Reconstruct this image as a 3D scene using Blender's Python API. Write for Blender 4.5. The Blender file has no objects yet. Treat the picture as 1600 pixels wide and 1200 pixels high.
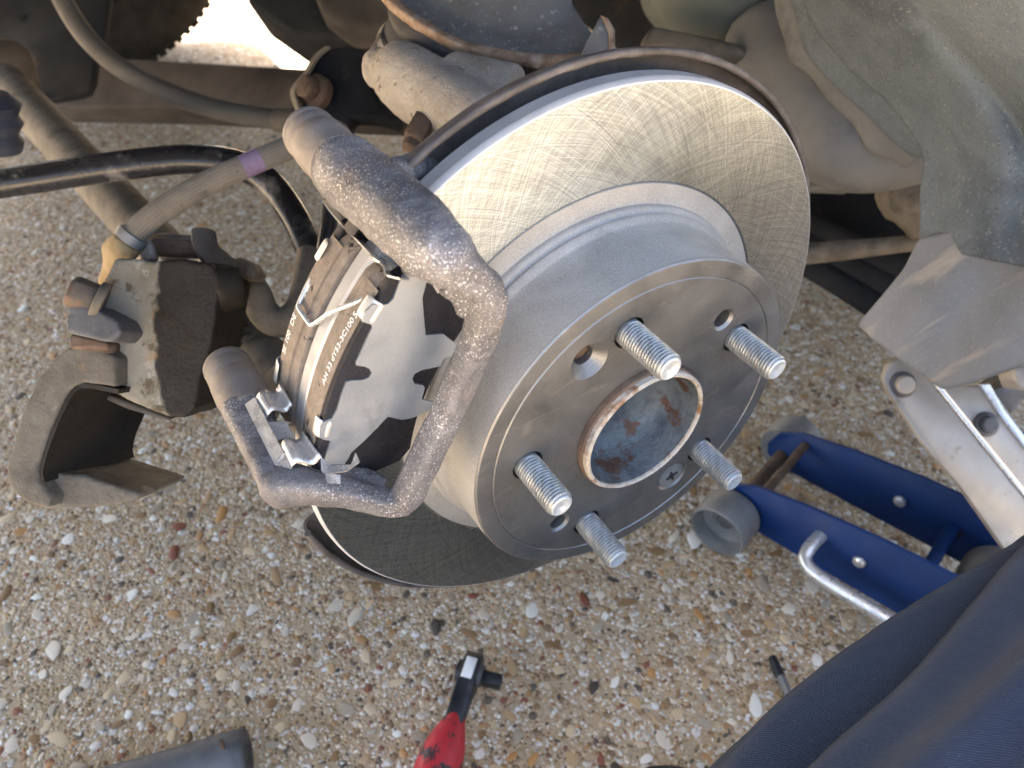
import bpy, bmesh, math, random
import numpy as np
from mathutils import Vector, Matrix
R = math.radians
rnd = random.Random(7)
sc = bpy.context.scene
col = sc.collection

# ------------------------------------------------------------------ camera
H = 0.35                                   # height of the wheel hub above the ground
F = 1265.0                                 # focal length in pixels of a 1600 px wide frame
n_ = np.array([.51387, .57532, -.63635]); n_ /= np.linalg.norm(n_)
t_ = np.array([.055866, .01811, .358266])
pt_ = math.atan2(n_[1], -n_[2]); ez_ = np.array([0, -math.cos(pt_), -math.sin(pt_)])
ey_ = -n_; ex_ = np.cross(ey_, ez_)
BM = np.stack([ex_, ey_, ez_])             # world = BM @ camera axes (right, down, forward)
CAM = -(BM @ t_) + np.array([0, 0, H])
FWD = Vector(BM[:, 2]); RGT = Vector(BM[:, 0]); UPV = Vector(-BM[:, 1])
cam = bpy.data.cameras.new('camera'); camo = bpy.data.objects.new('camera', cam); col.objects.link(camo)
mw = Matrix.Identity(4)
for i in range(3):
    mw[i][0] = BM[i, 0]; mw[i][1] = -BM[i, 1]; mw[i][2] = -BM[i, 2]; mw[i][3] = CAM[i]
camo.matrix_world = mw
cam.sensor_width = 36; cam.lens = F / 1600 * 36; cam.clip_start = .01; cam.clip_end = 500
cam.dof.use_dof = True; cam.dof.focus_distance = .335; cam.dof.aperture_fstop = 14
sc.camera = camo

# ------------------------------------------------------------------ sky, sun, exposure
SUN_EL = 62.0
w = bpy.data.worlds.new('World'); sc.world = w; w.use_nodes = True
nt = w.node_tree; bg = nt.nodes['Background']
sky = nt.nodes.new('ShaderNodeTexSky'); sky.sky_type = 'NISHITA'; sky.sun_disc = False
sky.sun_elevation = R(SUN_EL); sky.sun_rotation = 0.0; sky.air_density = 1.0; sky.dust_density = 6.5; sky.ozone_density = .15
nt.links.new(sky.outputs[0], bg.inputs[0]); bg.inputs[1].default_value = .088
sl = bpy.data.lights.new('sun', 'SUN'); sl.energy = 5.0; sl.angle = R(.5); sl.color = (1, .965, .91)
so = bpy.data.objects.new('sun', sl); col.objects.link(so)
so.rotation_euler = (-R(90 - SUN_EL), 0, 0); so.location = (0, 6, 6)      # shines from the far side of the car
sc.view_settings.view_transform = 'Standard'; sc.view_settings.look = 'None'
sc.view_settings.exposure = 3.7; sc.view_settings.gamma = 1.0

# ------------------------------------------------------------------ helpers
def at(u, v, x=None, y=None, z=None, d=None):
    "the point of the place seen at photo pixel (u, v), at a given x, y, z or distance along the view axis"
    r = BM @ np.array([(u - 800) / F, (v - 600) / F, 1.])
    if d is not None: s = d
    elif y is not None: s = (y - CAM[1]) / r[1]
    elif z is not None: s = (z - CAM[2]) / r[2]
    else: s = (x - CAM[0]) / r[0]
    return Vector(CAM + s * r)
def ang_of(u, v, y):
    p = at(u, v, y=y); return math.degrees(math.atan2(p.z - H, p.x))
def pol(r, a, y):
    return Vector((r * math.cos(R(a)), y, H + r * math.sin(R(a))))

def cr(pts, n=8):
    "smooth path through points (any number of components)"
    P = [np.array(list(p), float) for p in pts]
    P = [2 * P[0] - P[1]] + P + [2 * P[-1] - P[-2]]
    out = []
    for i in range(1, len(P) - 2):
        for k in range(n):
            t = k / n; a, b, c, d = P[i - 1:i + 3]
            out.append(.5 * (2 * b + (c - a) * t + (2 * a - 5 * b + 4 * c - d) * t * t + (3 * b - a - 3 * c + d) * t ** 3))
    out.append(P[-2]); return out

class MB:
    def __init__(s): s.v = []; s.f = []; s.m = []
    def add(s, vs, fs):
        o = len(s.v); s.v += [Vector(v) for v in vs]; s.f += [tuple(i + o for i in f) for f in fs]; return s
    def tube(s, pts, rad=None, seg=18, caps=True, flat=1.0, ref=None, sq=2.0):
        P = [Vector(p[:3]) for p in pts]; n = len(P)
        Rr = [rad if not hasattr(rad, '__len__') else rad[i] for i in range(n)] if rad is not None else [p[3] for p in pts]
        T = [(P[min(i + 1, n - 1)] - P[max(i - 1, 0)]).normalized() for i in range(n)]
        a = Vector(ref) if ref is not None else T[0].orthogonal()
        vs = []
        for i in range(n):
            a = (a - T[i] * a.dot(T[i])).normalized(); b = T[i].cross(a)
            for k in range(seg):
                q = 2 * math.pi * k / seg
                cq, sq_ = math.cos(q), math.sin(q); e = 2 / sq
                vs.append(P[i] + a * Rr[i] * math.copysign(abs(cq) ** e, cq) + b * Rr[i] * flat * math.copysign(abs(sq_) ** e, sq_))
        fs = [(i * seg + k, i * seg + (k + 1) % seg, (i + 1) * seg + (k + 1) % seg, (i + 1) * seg + k) for i in range(n - 1) for k in range(seg)]
        if caps: fs += [tuple(range(seg))[::-1], tuple((n - 1) * seg + k for k in range(seg))]
        return s.add(vs, fs)
    def lathe(s, prof, o, axis, seg=64, a0=0, a1=360, closed=False, ref=None):
        axis = Vector(axis).normalized(); o = Vector(o)
        a = Vector(ref) if ref is not None else axis.orthogonal(); a = (a - axis * a.dot(axis)).normalized(); b = axis.cross(a)
        full = abs(a1 - a0 - 360) < 1e-6; m = seg if full else seg + 1; k = len(prof); vs = []
        for i in range(m):
            q = R(a0 + (a1 - a0) * i / seg); e = a * math.cos(q) + b * math.sin(q)
            vs += [o + e * r + axis * h for r, h in prof]
        fs = []
        for i in range(seg):
            j = (i + 1) % m
            for c in range(k if closed else k - 1):
                c2 = (c + 1) % k; fs.append((i * k + c, j * k + c, j * k + c2, i * k + c2))
        if closed and not full: fs += [tuple(range(k)), tuple(seg * k + c for c in range(k))[::-1]]
        return s.add(vs, fs)
    def prism(s, poly, vec):
        n = len(poly); vec = Vector(vec); P = [Vector(p) for p in poly]
        fs = [tuple(range(n)), tuple(range(2 * n - 1, n - 1, -1))] + [(i, (i + 1) % n, n + (i + 1) % n, n + i) for i in range(n)]
        return s.add(P + [p + vec for p in P], fs)
    def box(s, c, hx, hy, hz):
        c, hx, hy, hz = map(Vector, (c, hx, hy, hz))
        vs = [c + hx * i + hy * j + hz * k for i in (-1, 1) for j in (-1, 1) for k in (-1, 1)]
        return s.add(vs, [(0, 1, 3, 2), (4, 6, 7, 5), (0, 4, 5, 1), (2, 3, 7, 6), (0, 2, 6, 4), (1, 5, 7, 3)])
    def ball(s, c, r, sc_=(1, 1, 1), su=20, sv=12):
        c = Vector(c); vs = []; fs = []
        for j in range(sv + 1):
            th = math.pi * j / sv
            for i in range(su):
                q = 2 * math.pi * i / su
                vs.append(c + Vector((r * sc_[0] * math.sin(th) * math.cos(q), r * sc_[1] * math.sin(th) * math.sin(q), r * sc_[2] * math.cos(th))))
        for j in range(sv):
            for i in range(su): fs.append((j * su + i, j * su + (i + 1) % su, (j + 1) * su + (i + 1) % su, (j + 1) * su + i))
        return s.add(vs, fs)
    def grid(s, rows):
        m = len(rows[0]); vs = [p for r in rows for p in r]
        return s.add(vs, [(i * m + k, i * m + k + 1, (i + 1) * m + k + 1, (i + 1) * m + k) for i in range(len(rows) - 1) for k in range(m - 1)])

def slab(poly, d, thick, off=(0, 0), mb=None):
    "a solid plate: an outline at distance d given extent away from the viewer plus sideways shift off = (right, up)"
    mb = mb or MB()
    pts = [at(p[0], p[1], d=(p[2] if len(p) > 2 else d)) for p in poly]
    return mb.prism(pts, FWD * thick + RGT * off[0] + UPV * off[1])

def bake(o):
    dg = bpy.context.evaluated_depsgraph_get()
    me = bpy.data.meshes.new_from_object(o.evaluated_get(dg)); old = o.data
    o.modifiers.clear(); o.data = me; bpy.data.meshes.remove(old); return o
def finish(me, smooth):
    if smooth:
        me.shade_smooth()
        if smooth < 180: me.set_sharp_from_angle(angle=R(smooth))
def build(name, mb, mat, parent=None, bevel=0, smooth=38, voxel=0, it=6, subd=0, solid=0, bseg=2, rough=0, rscale=80, keep=False):
    me = bpy.data.meshes.new(name)
    lo = Vector((min(v.x for v in mb.v), min(v.y for v in mb.v), min(v.z for v in mb.v))); hi = Vector((max(v.x for v in mb.v), max(v.y for v in mb.v), max(v.z for v in mb.v)))
    org = parent_loc(parent) if parent is not None else Vector(((lo.x + hi.x) / 2, (lo.y + hi.y) / 2, lo.z))
    me.from_pydata([tuple(v - org) for v in mb.v], [], mb.f)
    b = bmesh.new(); b.from_mesh(me); bmesh.ops.remove_doubles(b, verts=b.verts, dist=1e-6)
    bmesh.ops.recalc_face_normals(b, faces=b.faces); b.to_mesh(me); b.free()
    o = bpy.data.objects.new(name, me); col.objects.link(o)
    if parent is not None: o.parent = parent; 
    else: o.location = org
    if mat is not None: me.materials.append(mat)
    if solid:
        m = o.modifiers.new('s', 'SOLIDIFY'); m.thickness = solid; m.offset = 0
    if voxel:
        m = o.modifiers.new('r', 'REMESH'); m.mode = 'VOXEL'; m.voxel_size = voxel; m.use_smooth_shade = True
        m = o.modifiers.new('k', 'SMOOTH'); m.factor = .5; m.iterations = it
    if bevel:
        m = o.modifiers.new('b', 'BEVEL'); m.width = bevel; m.segments = bseg; m.limit_method = 'ANGLE'; m.angle_limit = R(35); m.harden_normals = True
    if subd:
        m = o.modifiers.new('u', 'SUBSURF'); m.levels = subd; m.render_levels = subd
    if rough:
        tx = bpy.data.textures.new(name, 'CLOUDS'); tx.noise_scale = 1 / rscale; tx.noise_depth = 3
        m = o.modifiers.new('d', 'DISPLACE'); m.texture = tx; m.strength = rough; m.texture_coords = 'LOCAL'
    if o.modifiers:
        bpy.context.view_layer.update(); bake(o)
        if mat is not None and not o.data.materials: o.data.materials.append(mat)
    finish(o.data, 180 if voxel else smooth)
    return o
def parent_loc(p):
    l = Vector(p.location)
    return l + (parent_loc(p.parent) if p.parent is not None else Vector((0, 0, 0)))
def thing(name, loc, label, cat, group=None):
    o = bpy.data.objects.new(name, None); o.empty_display_size = .02; col.objects.link(o); o.location = loc
    return tag(o, label, cat, group)
def tag(o, label=None, cat=None, group=None, kind=None):
    if label: o['label'] = label
    if cat: o['category'] = cat
    if group: o['group'] = group
    if kind: o['kind'] = kind
    return o
def copy_tree(o, parent=None):
    c = o.copy(); col.objects.link(c); c.parent = parent
    for ch in list(o.children): copy_tree(ch, c)
    return c

# ------------------------------------------------------------------ materials
class NT:
    def __init__(s, name):
        s.mat = bpy.data.materials.new(name); s.mat.use_nodes = True; s.t = s.mat.node_tree; s.n = s.t.nodes
        s.b = s.n['Principled BSDF']
        s.co = s.n.new('ShaderNodeTexCoord').outputs['Object']
    def link(s, a, b): s.t.links.new(a, b)
    def val(s, sock, v):
        if isinstance(v, bpy.types.NodeSocket): s.link(v, sock)
        elif isinstance(v, (tuple, list)) and len(v) == 3 and sock.type == 'RGBA': sock.default_value = (*v, 1)
        else: sock.default_value = v
    def noise(s, scale, detail=4, rough=.55, vec=None, dist=0, out='Fac'):
        x = s.n.new('ShaderNodeTexNoise'); s.link(vec or s.co, x.inputs['Vector'])
        x.inputs['Scale'].default_value = scale; x.inputs['Detail'].default_value = detail; x.inputs['Roughness'].default_value = rough
        x.inputs['Distortion'].default_value = dist
        return x.outputs[out]
    def vor(s, scale, vec=None, out='Color', feature='F1', rand=1):
        x = s.n.new('ShaderNodeTexVoronoi'); x.feature = feature; s.link(vec or s.co, x.inputs['Vector']); x.inputs['Scale'].default_value = scale
        x.inputs['Randomness'].default_value = rand
        return x.outputs[out]
    def ramp(s, fac, stops, interp='LINEAR'):
        x = s.n.new('ShaderNodeValToRGB'); s.link(fac, x.inputs[0]); e = x.color_ramp.elements; x.color_ramp.interpolation = interp
        while len(e) < len(stops): e.new(.5)
        for k, (p, c) in enumerate(stops): e[k].position = p; e[k].color = (*c, 1) if hasattr(c, '__len__') else (c, c, c, 1)
        return x.outputs[0]
    def mr(s, v, a, b, c=0., d=1.):
        x = s.n.new('ShaderNodeMapRange'); s.link(v, x.inputs[0])
        for k, q in enumerate((a, b, c, d)): x.inputs[k + 1].default_value = q
        return x.outputs[0]
    def mix(s, f, a, b, mode='MIX'):
        x = s.n.new('ShaderNodeMix'); x.data_type = 'RGBA'; x.blend_type = mode
        s.val(x.inputs[0], f); s.val(x.inputs[6], a); s.val(x.inputs[7], b); return x.outputs[2]
    def m(s, op, a, b=0., c=0.):
        x = s.n.new('ShaderNodeMath'); x.operation = op
        for k, q in enumerate((a, b, c)): s.val(x.inputs[k], q)
        return x.outputs[0]
    def mapping(s, scale=(1, 1, 1), rot=(0, 0, 0), loc=(0, 0, 0)):
        x = s.n.new('ShaderNodeMapping'); s.link(s.co, x.inputs[0]); x.inputs['Scale'].default_value = scale; x.inputs['Rotation'].default_value = rot; x.inputs['Location'].default_value = loc
        return x.outputs[0]
    def bump(s, h, strength=.5, dist=.001, prev=None):
        x = s.n.new('ShaderNodeBump'); x.inputs['Strength'].default_value = strength; x.inputs['Distance'].default_value = dist
        s.link(h, x.inputs['Height'])
        if prev is not None: s.link(prev, x.inputs['Normal'])
        return x.outputs[0]
    def out(s, base=None, rough=.5, metal=0., normal=None, spec=.5, aniso=None):
        if base is not None: s.val(s.b.inputs['Base Color'], base)
        s.val(s.b.inputs['Roughness'], rough); s.val(s.b.inputs['Metallic'], metal); s.b.inputs['Specular IOR Level'].default_value = spec
        if normal is not None: s.link(normal, s.b.inputs['Normal'])
        if aniso is not None: s.b.inputs['Anisotropic'].default_value = aniso
        return s.mat

def mk(name, cols, scale=60, rough=.6, metal=0., bump=.3, bscale=250, spots=(), rvar=.12, spec=.4, bdist=.0008, dist=.3):
    "mottled surface: colours spread by noise, spots of other colours on top, fine relief"
    s = NT(name); k = len(cols)
    c = s.ramp(s.noise(scale, 6, .6, dist=dist), [(.3 + .4 * i / max(1, k - 1), q) for i, q in enumerate(cols)])
    met = metal
    for (cc, scl, th, soft) in spots:
        f = s.mr(s.noise(scl, 5, .65), th, th + soft); c = s.mix(f, c, cc)
    r = s.mr(s.noise(scale * 2.3, 4), .3, .7, rough - rvar, rough + rvar)
    nrm = s.bump(s.noise(bscale, 5, .65), bump, bdist) if bump else None
    return s.out(c, r, met, nrm, spec)

def mat_disc():
    s = NT('ground_cast_iron')                # cross-hatched grinding marks: arcs crossing in two families
    sep = s.n.new('ShaderNodeSeparateXYZ'); s.link(s.co, sep.inputs[0]); X, Z = sep.outputs[0], sep.outputs[2]
    th = s.m('ARCTAN2', Z, X); r = s.m('SQRT', s.m('ADD', s.m('MULTIPLY', X, X), s.m('MULTIPLY', Z, Z)))
    hs = []
    for k, fr, lo, seed in ((7, 210, 30, 0), (-8, 230, 30, 3), (17, 190, 34, 9), (-19, 200, 34, 5)):
        ph = s.m('ADD', th, s.m('MULTIPLY', r, float(k)))
        v = s.n.new('ShaderNodeCombineXYZ'); s.link(s.m('MULTIPLY', s.m('COSINE', ph), float(fr)), v.inputs[0]); s.link(s.m('MULTIPLY', s.m('SINE', ph), float(fr)), v.inputs[1])
        s.link(s.m('MULTIPLY_ADD', r, float(lo), float(seed)), v.inputs[2])
        hs.append(s.noise(1.0, 3, .7, vec=v.outputs[0]))
    a = s.m('MAXIMUM', s.m('MAXIMUM', hs[0], hs[1]), s.m('MAXIMUM', hs[2], hs[3]))
    mn = s.m('MINIMUM', s.m('MINIMUM', hs[0], hs[1]), s.m('MINIMUM', hs[2], hs[3]))
    h = s.m('ADD', a, s.m('MULTIPLY', mn, .8))
    c = s.ramp(s.m('ADD', s.m('MULTIPLY', a, .5), s.m('MULTIPLY', mn, .5)), [(.41, (.18, .20, .21)), (.5, (.33, .362, .375)), (.59, (.56, .605, .62))])
    blot = s.mr(s.noise(24, 5, .6, dist=1.2), .60, .75, 0, .3); c = s.mix(blot, c, (.31, .31, .22))
    pit = s.mr(s.noise(420, 2, .5), .765, .79, 0, .8); c = s.mix(pit, c, (.06, .06, .055))
    b = s.bump(h, .20, .0003)
    tg = s.n.new('ShaderNodeTangent'); tg.direction_type = 'RADIAL'; tg.axis = 'Y'
    s.link(tg.outputs[0], s.b.inputs['Tangent']); s.b.inputs['Anisotropic Rotation'].default_value = .25
    rr = s.mr(s.noise(35, 4), .3, .7, .30, .40)
    return s.out(c, rr, 1.0, b, .5, aniso=.65)

def mat_hat():
    s = NT('grey_zinc_coating')
    c = s.ramp(s.noise(26, 5, .6, dist=.8), [(.3, (.212, .200, .178)), (.55, (.284, .270, .243)), (.75, (.34, .325, .295))])
    f = s.mr(s.noise(46, 5, .6, dist=1.4), .6, .74, 0, .6); c = s.mix(f, c, (.15, .125, .10))
    f = s.mr(s.noise(1500, 2), .45, .62, 0, .25); c = s.mix(f, c, (.5, .5, .5))
    return s.out(c, s.mr(s.noise(60, 4), .3, .7, .45, .6), .15, s.bump(s.noise(2200, 3, .6), .12, .0003), .5)
def mat_face():
    s = NT('turned_hat_face')
    sep = s.n.new('ShaderNodeSeparateXYZ'); s.link(s.co, sep.inputs[0]); X, Z = sep.outputs[0], sep.outputs[2]
    r = s.m('SQRT', s.m('ADD', s.m('MULTIPLY', X, X), s.m('MULTIPLY', Z, Z)))
    v = s.n.new('ShaderNodeCombineXYZ'); s.link(s.m('MULTIPLY', r, 1900.0), v.inputs[0])
    rings = s.noise(1.0, 2, .5, vec=v.outputs[0])
    c = s.ramp(s.noise(22, 6, .62, dist=1.0), [(.3, (.125, .127, .126)), (.55, (.185, .185, .182)), (.75, (.235, .234, .228))])
    f = s.mr(s.noise(34, 6, .65, dist=2.0), .56, .68, 0, .5); c = s.mix(f, c, (.085, .078, .068))
    sm = s.mapping((38, 1, 150), (0, R(-28), 0))
    f = s.mr(s.noise(1.0, 5, .6, vec=sm, dist=1.0), .58, .68, 0, .3); c = s.mix(f, c, (.36, .33, .285))
    f = s.mr(s.noise(70, 5, .6, dist=1), .66, .74, 0, .6); c = s.mix(f, c, (.30, .21, .15))
    c = s.mix(s.mr(rings, .35, .65, 0, .2), c, (.34, .335, .325))
    return s.out(c, s.mr(s.noise(45, 4), .3, .7, .38, .55), .8, s.bump(rings, .12, .0003), .5)
def mat_carrier():
    s = NT('pitted_cast_iron')
    c = s.ramp(s.noise(50, 6, .65, dist=.8), [(.3, (.062, .058, .058)), (.5, (.125, .119, .121)), (.7, (.20, .192, .193))])
    f = s.mr(s.noise(26, 5, .6, dist=.8), .56, .70, 0, .6); c = s.mix(f, c, (.135, .095, .07))
    f = s.mr(s.noise(40, 5, .65, dist=1.0), .60, .66, 0, .75); c = s.mix(f, c, (.05, .046, .058))
    zone = s.mr(s.noise(26, 4, .6), .38, .56)
    gl = s.mr(s.noise(1300, 3, .65), .57, .64); gl = s.m('MULTIPLY', gl, zone)
    c = s.mix(s.m('MULTIPLY', gl, .9), c, (.70, .71, .73))
    f = s.mr(s.noise(1200, 3, .65), .58, .66, 0, .6); c = s.mix(f, c, (.05, .046, .046))
    nb = s.bump(s.noise(1100, 3, .65), .7, .0006); nb = s.bump(s.noise(300, 5, .65), .6, .0014, nb)
    return s.out(c, s.mr(gl, 0, 1, .6, .28), s.mr(gl, 0, 1, .2, .8), nb, .5)
def mat_twill():
    s = NT('navy_twill')
    uv = s.n.new('ShaderNodeUVMap').outputs[0]
    mp = s.n.new('ShaderNodeMapping'); s.link(uv, mp.inputs[0]); mp.inputs['Rotation'].default_value = (0, 0, R(35)); mp.inputs['Scale'].default_value = (1, 1, 1)
    wv = s.n.new('ShaderNodeTexWave'); s.link(mp.outputs[0], wv.inputs[0]); wv.inputs['Scale'].default_value = 430; wv.inputs['Distortion'].default_value = 1.2; wv.inputs['Detail'].default_value = 2; wv.inputs['Detail Scale'].default_value = 2
    w1 = wv.outputs['Fac']
    c = s.ramp(w1, [(.1, (.013, .019, .034)), (.8, (.027, .038, .062))])
    f = s.mr(s.noise(22, 4, .6), .45, .75, 0, .4); c = s.mix(f, c, (.040, .052, .080))
    f = s.mr(s.noise(900, 3, .7), .62, .72, 0, .5); c = s.mix(f, c, (.075, .09, .12))
    b = s.bump(s.noise(60, 4), .25, .002); b = s.bump(w1, .6, .0006, b)
    s.b.inputs['Sheen Weight'].default_value = .08
    return s.out(c, .92, 0, b, .15)
def mat_ground():
    s = NT('exposed_aggregate')
    pal = [(.0, (.40, .30, .17)), (.16, (.54, .42, .26)), (.3, (.27, .18, .10)), (.42, (.58, .50, .39)), (.55, (.44, .36, .26)), (.66, (.66, .62, .55)), (.78, (.34, .20, .09)), (.86, (.14, .11, .08)), (.92, (.72, .70, .65)), (.97, (.26, .10, .06))]
    vc = s.vor(130); sx = s.n.new('ShaderNodeSeparateColor'); s.link(vc, sx.inputs[0])
    c1 = s.ramp(sx.outputs[0], pal, 'CONSTANT')
    vc2 = s.vor(330); sy = s.n.new('ShaderNodeSeparateColor'); s.link(vc2, sy.inputs[0])
    c2 = s.ramp(sy.outputs[1], pal, 'CONSTANT')
    d1 = s.vor(130, out='Distance'); d2 = s.vor(330, out='Distance')
    big = s.m('MULTIPLY', s.mr(d1, .44, .52, 1, 0), s.mr(sx.outputs[2], .45, .5))
    mort = s.ramp(s.noise(900, 4, .7), [(.3, (.27, .19, .11)), (.7, (.56, .43, .28))])
    c = s.mix(s.mr(d2, .38, .55, 1, 0), mort, c2); c = s.mix(big, c, c1)
    moss = s.mr(s.noise(3.2, 5, .6), .5, .68, 0, .35); c = s.mix(moss, c, (.18, .14, .06))
    hgt = s.m('ADD', s.m('MULTIPLY', s.mr(d2, 0, .6, 1, 0), .5), s.m('MULTIPLY', big, s.mr(d1, 0, .5, 1, .2)))
    return s.out(c, .78, 0, s.bump(hgt, .8, .003), .35)
def mat_attr():
    s = NT('pebble_mix'); a = s.n.new('ShaderNodeAttribute'); a.attribute_name = 'stone'
    c = s.mix(s.mr(s.noise(380, 4, .6), .35, .7, 0, .35), a.outputs['Color'], (.30, .25, .2))
    return s.out(c, .6, 0, s.bump(s.noise(900, 3), .3, .0005), .4)
def mat_print(name, c): s = NT(name); return s.out(c, .6)

M = {}
M['disc'] = mat_disc(); M['hat'] = mat_hat(); M['face'] = mat_face(); M['carrier'] = mat_carrier(); M['twill'] = mat_twill(); M['ground'] = mat_ground(); M['mix'] = mat_attr()
M['rim'] = mk('coated_rim', [(.30, .297, .29), (.38, .375, .366)], 70, .55, .15, .15, 1500, spots=[((.45, .36, .26), 60, .62, .1)])
M['chamfer'] = mk('machined_edge', [(.46, .457, .45), (.56, .556, .545)], 60, .45, .3, .2, 1200)
M['stud'] = mk('zinc_steel', [(.22, .235, .24), (.31, .325, .33)], 120, .42, .6, .1, 900, spots=[((.30, .28, .22), 150, .6, .1)])
M['studtip'] = mk('stud_end', [(.42, .455, .47), (.54, .57, .58)], 300, .4, .5, .2, 900)
M['hubring'] = mk('rusty_hub_ring', [(.30, .25, .195), (.42, .38, .32), (.25, .20, .15)], 90, .7, .15, .5, 500, spots=[((.20, .105, .05), 90, .53, .10), ((.06, .045, .035), 200, .61, .05)])
M['hubcup'] = mk('corroded_hub_bore', [(.055, .067, .08), (.115, .135, .148), (.08, .092, .098)], 90, .5, .4, .8, 520, spots=[((.30, .28, .235), 70, .6, .14), ((.085, .045, .03), 70, .54, .08), ((.20, .065, .03), 260, .64, .05)])
M['shield'] = mk('rusty_shield_steel', [(.055, .047, .042), (.10, .086, .077), (.15, .13, .118)], 60, .68, .25, .6, 420, spots=[((.24, .15, .09), 40, .62, .1), ((.35, .34, .33), 300, .68, .06)])
M['bare'] = mk('aluminium_shim', [(.20, .22, .245), (.26, .28, .305)], 30, .42, .45, .15, 500, spots=[((.165, .175, .185), 50, .58, .15), ((.34, .36, .38), 700, .64, .08)])
M['stainless'] = mk('stainless_clip', [(.46, .455, .445), (.58, .575, .56)], 60, .28, .7, .1, 300, spots=[((.25, .2, .3), 60, .62, .08)])
M['padblack'] = mk('black_pad_paint', [(.004, .004, .008), (.009, .009, .014)], 200, .5, 0, .7, 1300, spots=[((.06, .06, .07), 900, .69, .05)], spec=.3)
M['friction'] = mk('friction_compound', [(.17, .14, .112), (.26, .218, .175)], 300, .85, 0, .8, 900, spots=[((.02, .02, .02), 80, .62, .04), ((.30, .27, .23), 900, .66, .05)], spec=.25)
M['wire'] = mk('galvanised_wire', [(.60, .63, .65), (.72, .74, .75)], 200, .35, .8, .1, 900)
M['print'] = mat_print('white_print', (.75, .75, .72))
M['caliper'] = mk('weathered_caliper_iron', [(.075, .063, .047), (.125, .108, .084), (.165, .15, .122)], 40, .7, .1, .7, 420, bdist=.001, spots=[((.20, .13, .06), 30, .56, .1), ((.30, .29, .27), 60, .62, .12), ((.07, .06, .045), 24, .60, .04)])
def mat_calbody():
    s = NT('oil_stained_caliper_iron')
    c = s.ramp(s.noise(26, 6, .62, dist=.4), [(.3, (.16, .135, .095)), (.5, (.235, .215, .168)), (.7, (.30, .285, .24))])
    for cc, scl, th, soft in (((.27, .165, .075), 34, .53, .12), ((.38, .37, .33), 70, .58, .12), ((.10, .08, .052), 80, .58, .08), ((.36, .20, .08), 130, .68, .05)): c = s.mix(s.mr(s.noise(scl, 5, .65), th, th + soft), c, cc)
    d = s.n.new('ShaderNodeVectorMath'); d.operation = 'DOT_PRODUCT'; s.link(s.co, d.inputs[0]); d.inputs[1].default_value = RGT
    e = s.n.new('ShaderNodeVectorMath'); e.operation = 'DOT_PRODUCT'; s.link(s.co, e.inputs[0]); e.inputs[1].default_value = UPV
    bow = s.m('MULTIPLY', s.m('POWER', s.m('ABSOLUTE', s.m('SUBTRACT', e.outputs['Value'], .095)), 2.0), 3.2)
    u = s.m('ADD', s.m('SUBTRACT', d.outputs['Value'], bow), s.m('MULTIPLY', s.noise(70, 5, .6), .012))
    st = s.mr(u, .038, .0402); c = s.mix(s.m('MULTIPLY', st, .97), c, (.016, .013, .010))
    return s.out(c, s.mr(st, 0, 1, .8, .55), 0, s.bump(s.noise(420, 5, .65), .7, .0010), .2)
M['calbody'] = mat_calbody()
M['oily'] = mk('oil_wet_shaded_iron', [(.012, .010, .008), (.026, .021, .016)], 50, .55, 0, .5, 330, spec=.2)  # near-black: oil film plus the caliper cavity's shade put into the colour
M['caldark'] = mk('inner_caliper_iron', [(.06, .05, .042), (.11, .092, .075)], 40, .7, .1, .6, 330, spots=[((.16, .08, .045), 40, .56, .1)])
M['rust'] = mk('brown_rust', [(.065, .040, .026), (.112, .074, .050), (.155, .115, .085)], 70, .85, .05, .7, 380)
M['yellowrust'] = mk('ochre_corrosion', [(.25, .17, .08), (.36, .27, .15)], 90, .85, .05, .5, 300)
M['hose'] = mk('dusty_ribbed_rubber', [(.15, .125, .095), (.22, .188, .145)], 60, .85, 0, .5, 600, spots=[((.10, .085, .07), 100, .6, .1)])
M['purple'] = mk('purple_paint_band', [(.19, .13, .20), (.26, .19, .27)], 200, .8, 0, .3, 600)
M['blackbar'] = mk('black_gloss_bar', [(.012, .012, .014), (.022, .022, .025)], 30, .25, 0, .12, 160, spots=[((.12, .115, .11), 34, .56, .06)])
M['dustbar'] = mk('dusty_brown_arm', [(.08, .068, .052), (.135, .117, .092), (.045, .04, .033)], 34, .8, .05, .4, 200)
M['cable'] = mk('dusty_cable_sleeve', [(.075, .069, .06), (.11, .10, .086)], 24, .8, 0, .2, 200)
M['under'] = mk('dark_underbody', [(.010, .011, .013), (.024, .025, .027)], 18, .85, 0, .4, 120, spec=.2, spots=[((.055, .043, .03), 26, .60, .12)])
M['brownbeam'] = mk('rusty_brown_beam', [(.036, .028, .022), (.066, .053, .043), (.095, .079, .066)], 14, .85, 0, .5, 90)
M['tyre'] = mk('tyre_rubber', [(.015, .013, .011), (.03, .026, .02)], 30, .9, 0, .5, 120)
M['castalu'] = mk('dusty_cast_alloy', [(.20, .175, .145), (.30, .272, .235), (.36, .335, .30)], 40, .8, .05, .9, 500, bdist=.0014, spots=[((.12, .10, .08), 160, .62, .05), ((.42, .39, .34), 300, .62, .08)])
M['cup'] = mk('scuffed_black_steel', [(.085, .084, .08), (.14, .138, .132)], 30, .7, 0, .5, 260, spots=[((.25, .245, .235), 220, .60, .08), ((.24, .15, .08), 30, .68, .05), ((.30, .30, .29), 260, .66, .05)])
M['rustedge'] = mk('flaking_rust_edge', [(.13, .08, .05), (.22, .15, .10), (.30, .25, .20)], 130, .85, .1, .8, 400)
M['rubber'] = mk('dark_rubber', [(.03, .03, .032), (.065, .06, .058)], 40, .8, 0, .3, 200)
M['tank'] = mk('dusty_green_plastic', [(.085, .095, .08), (.14, .148, .125)], 12, .7, 0, .2, 150)
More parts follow.
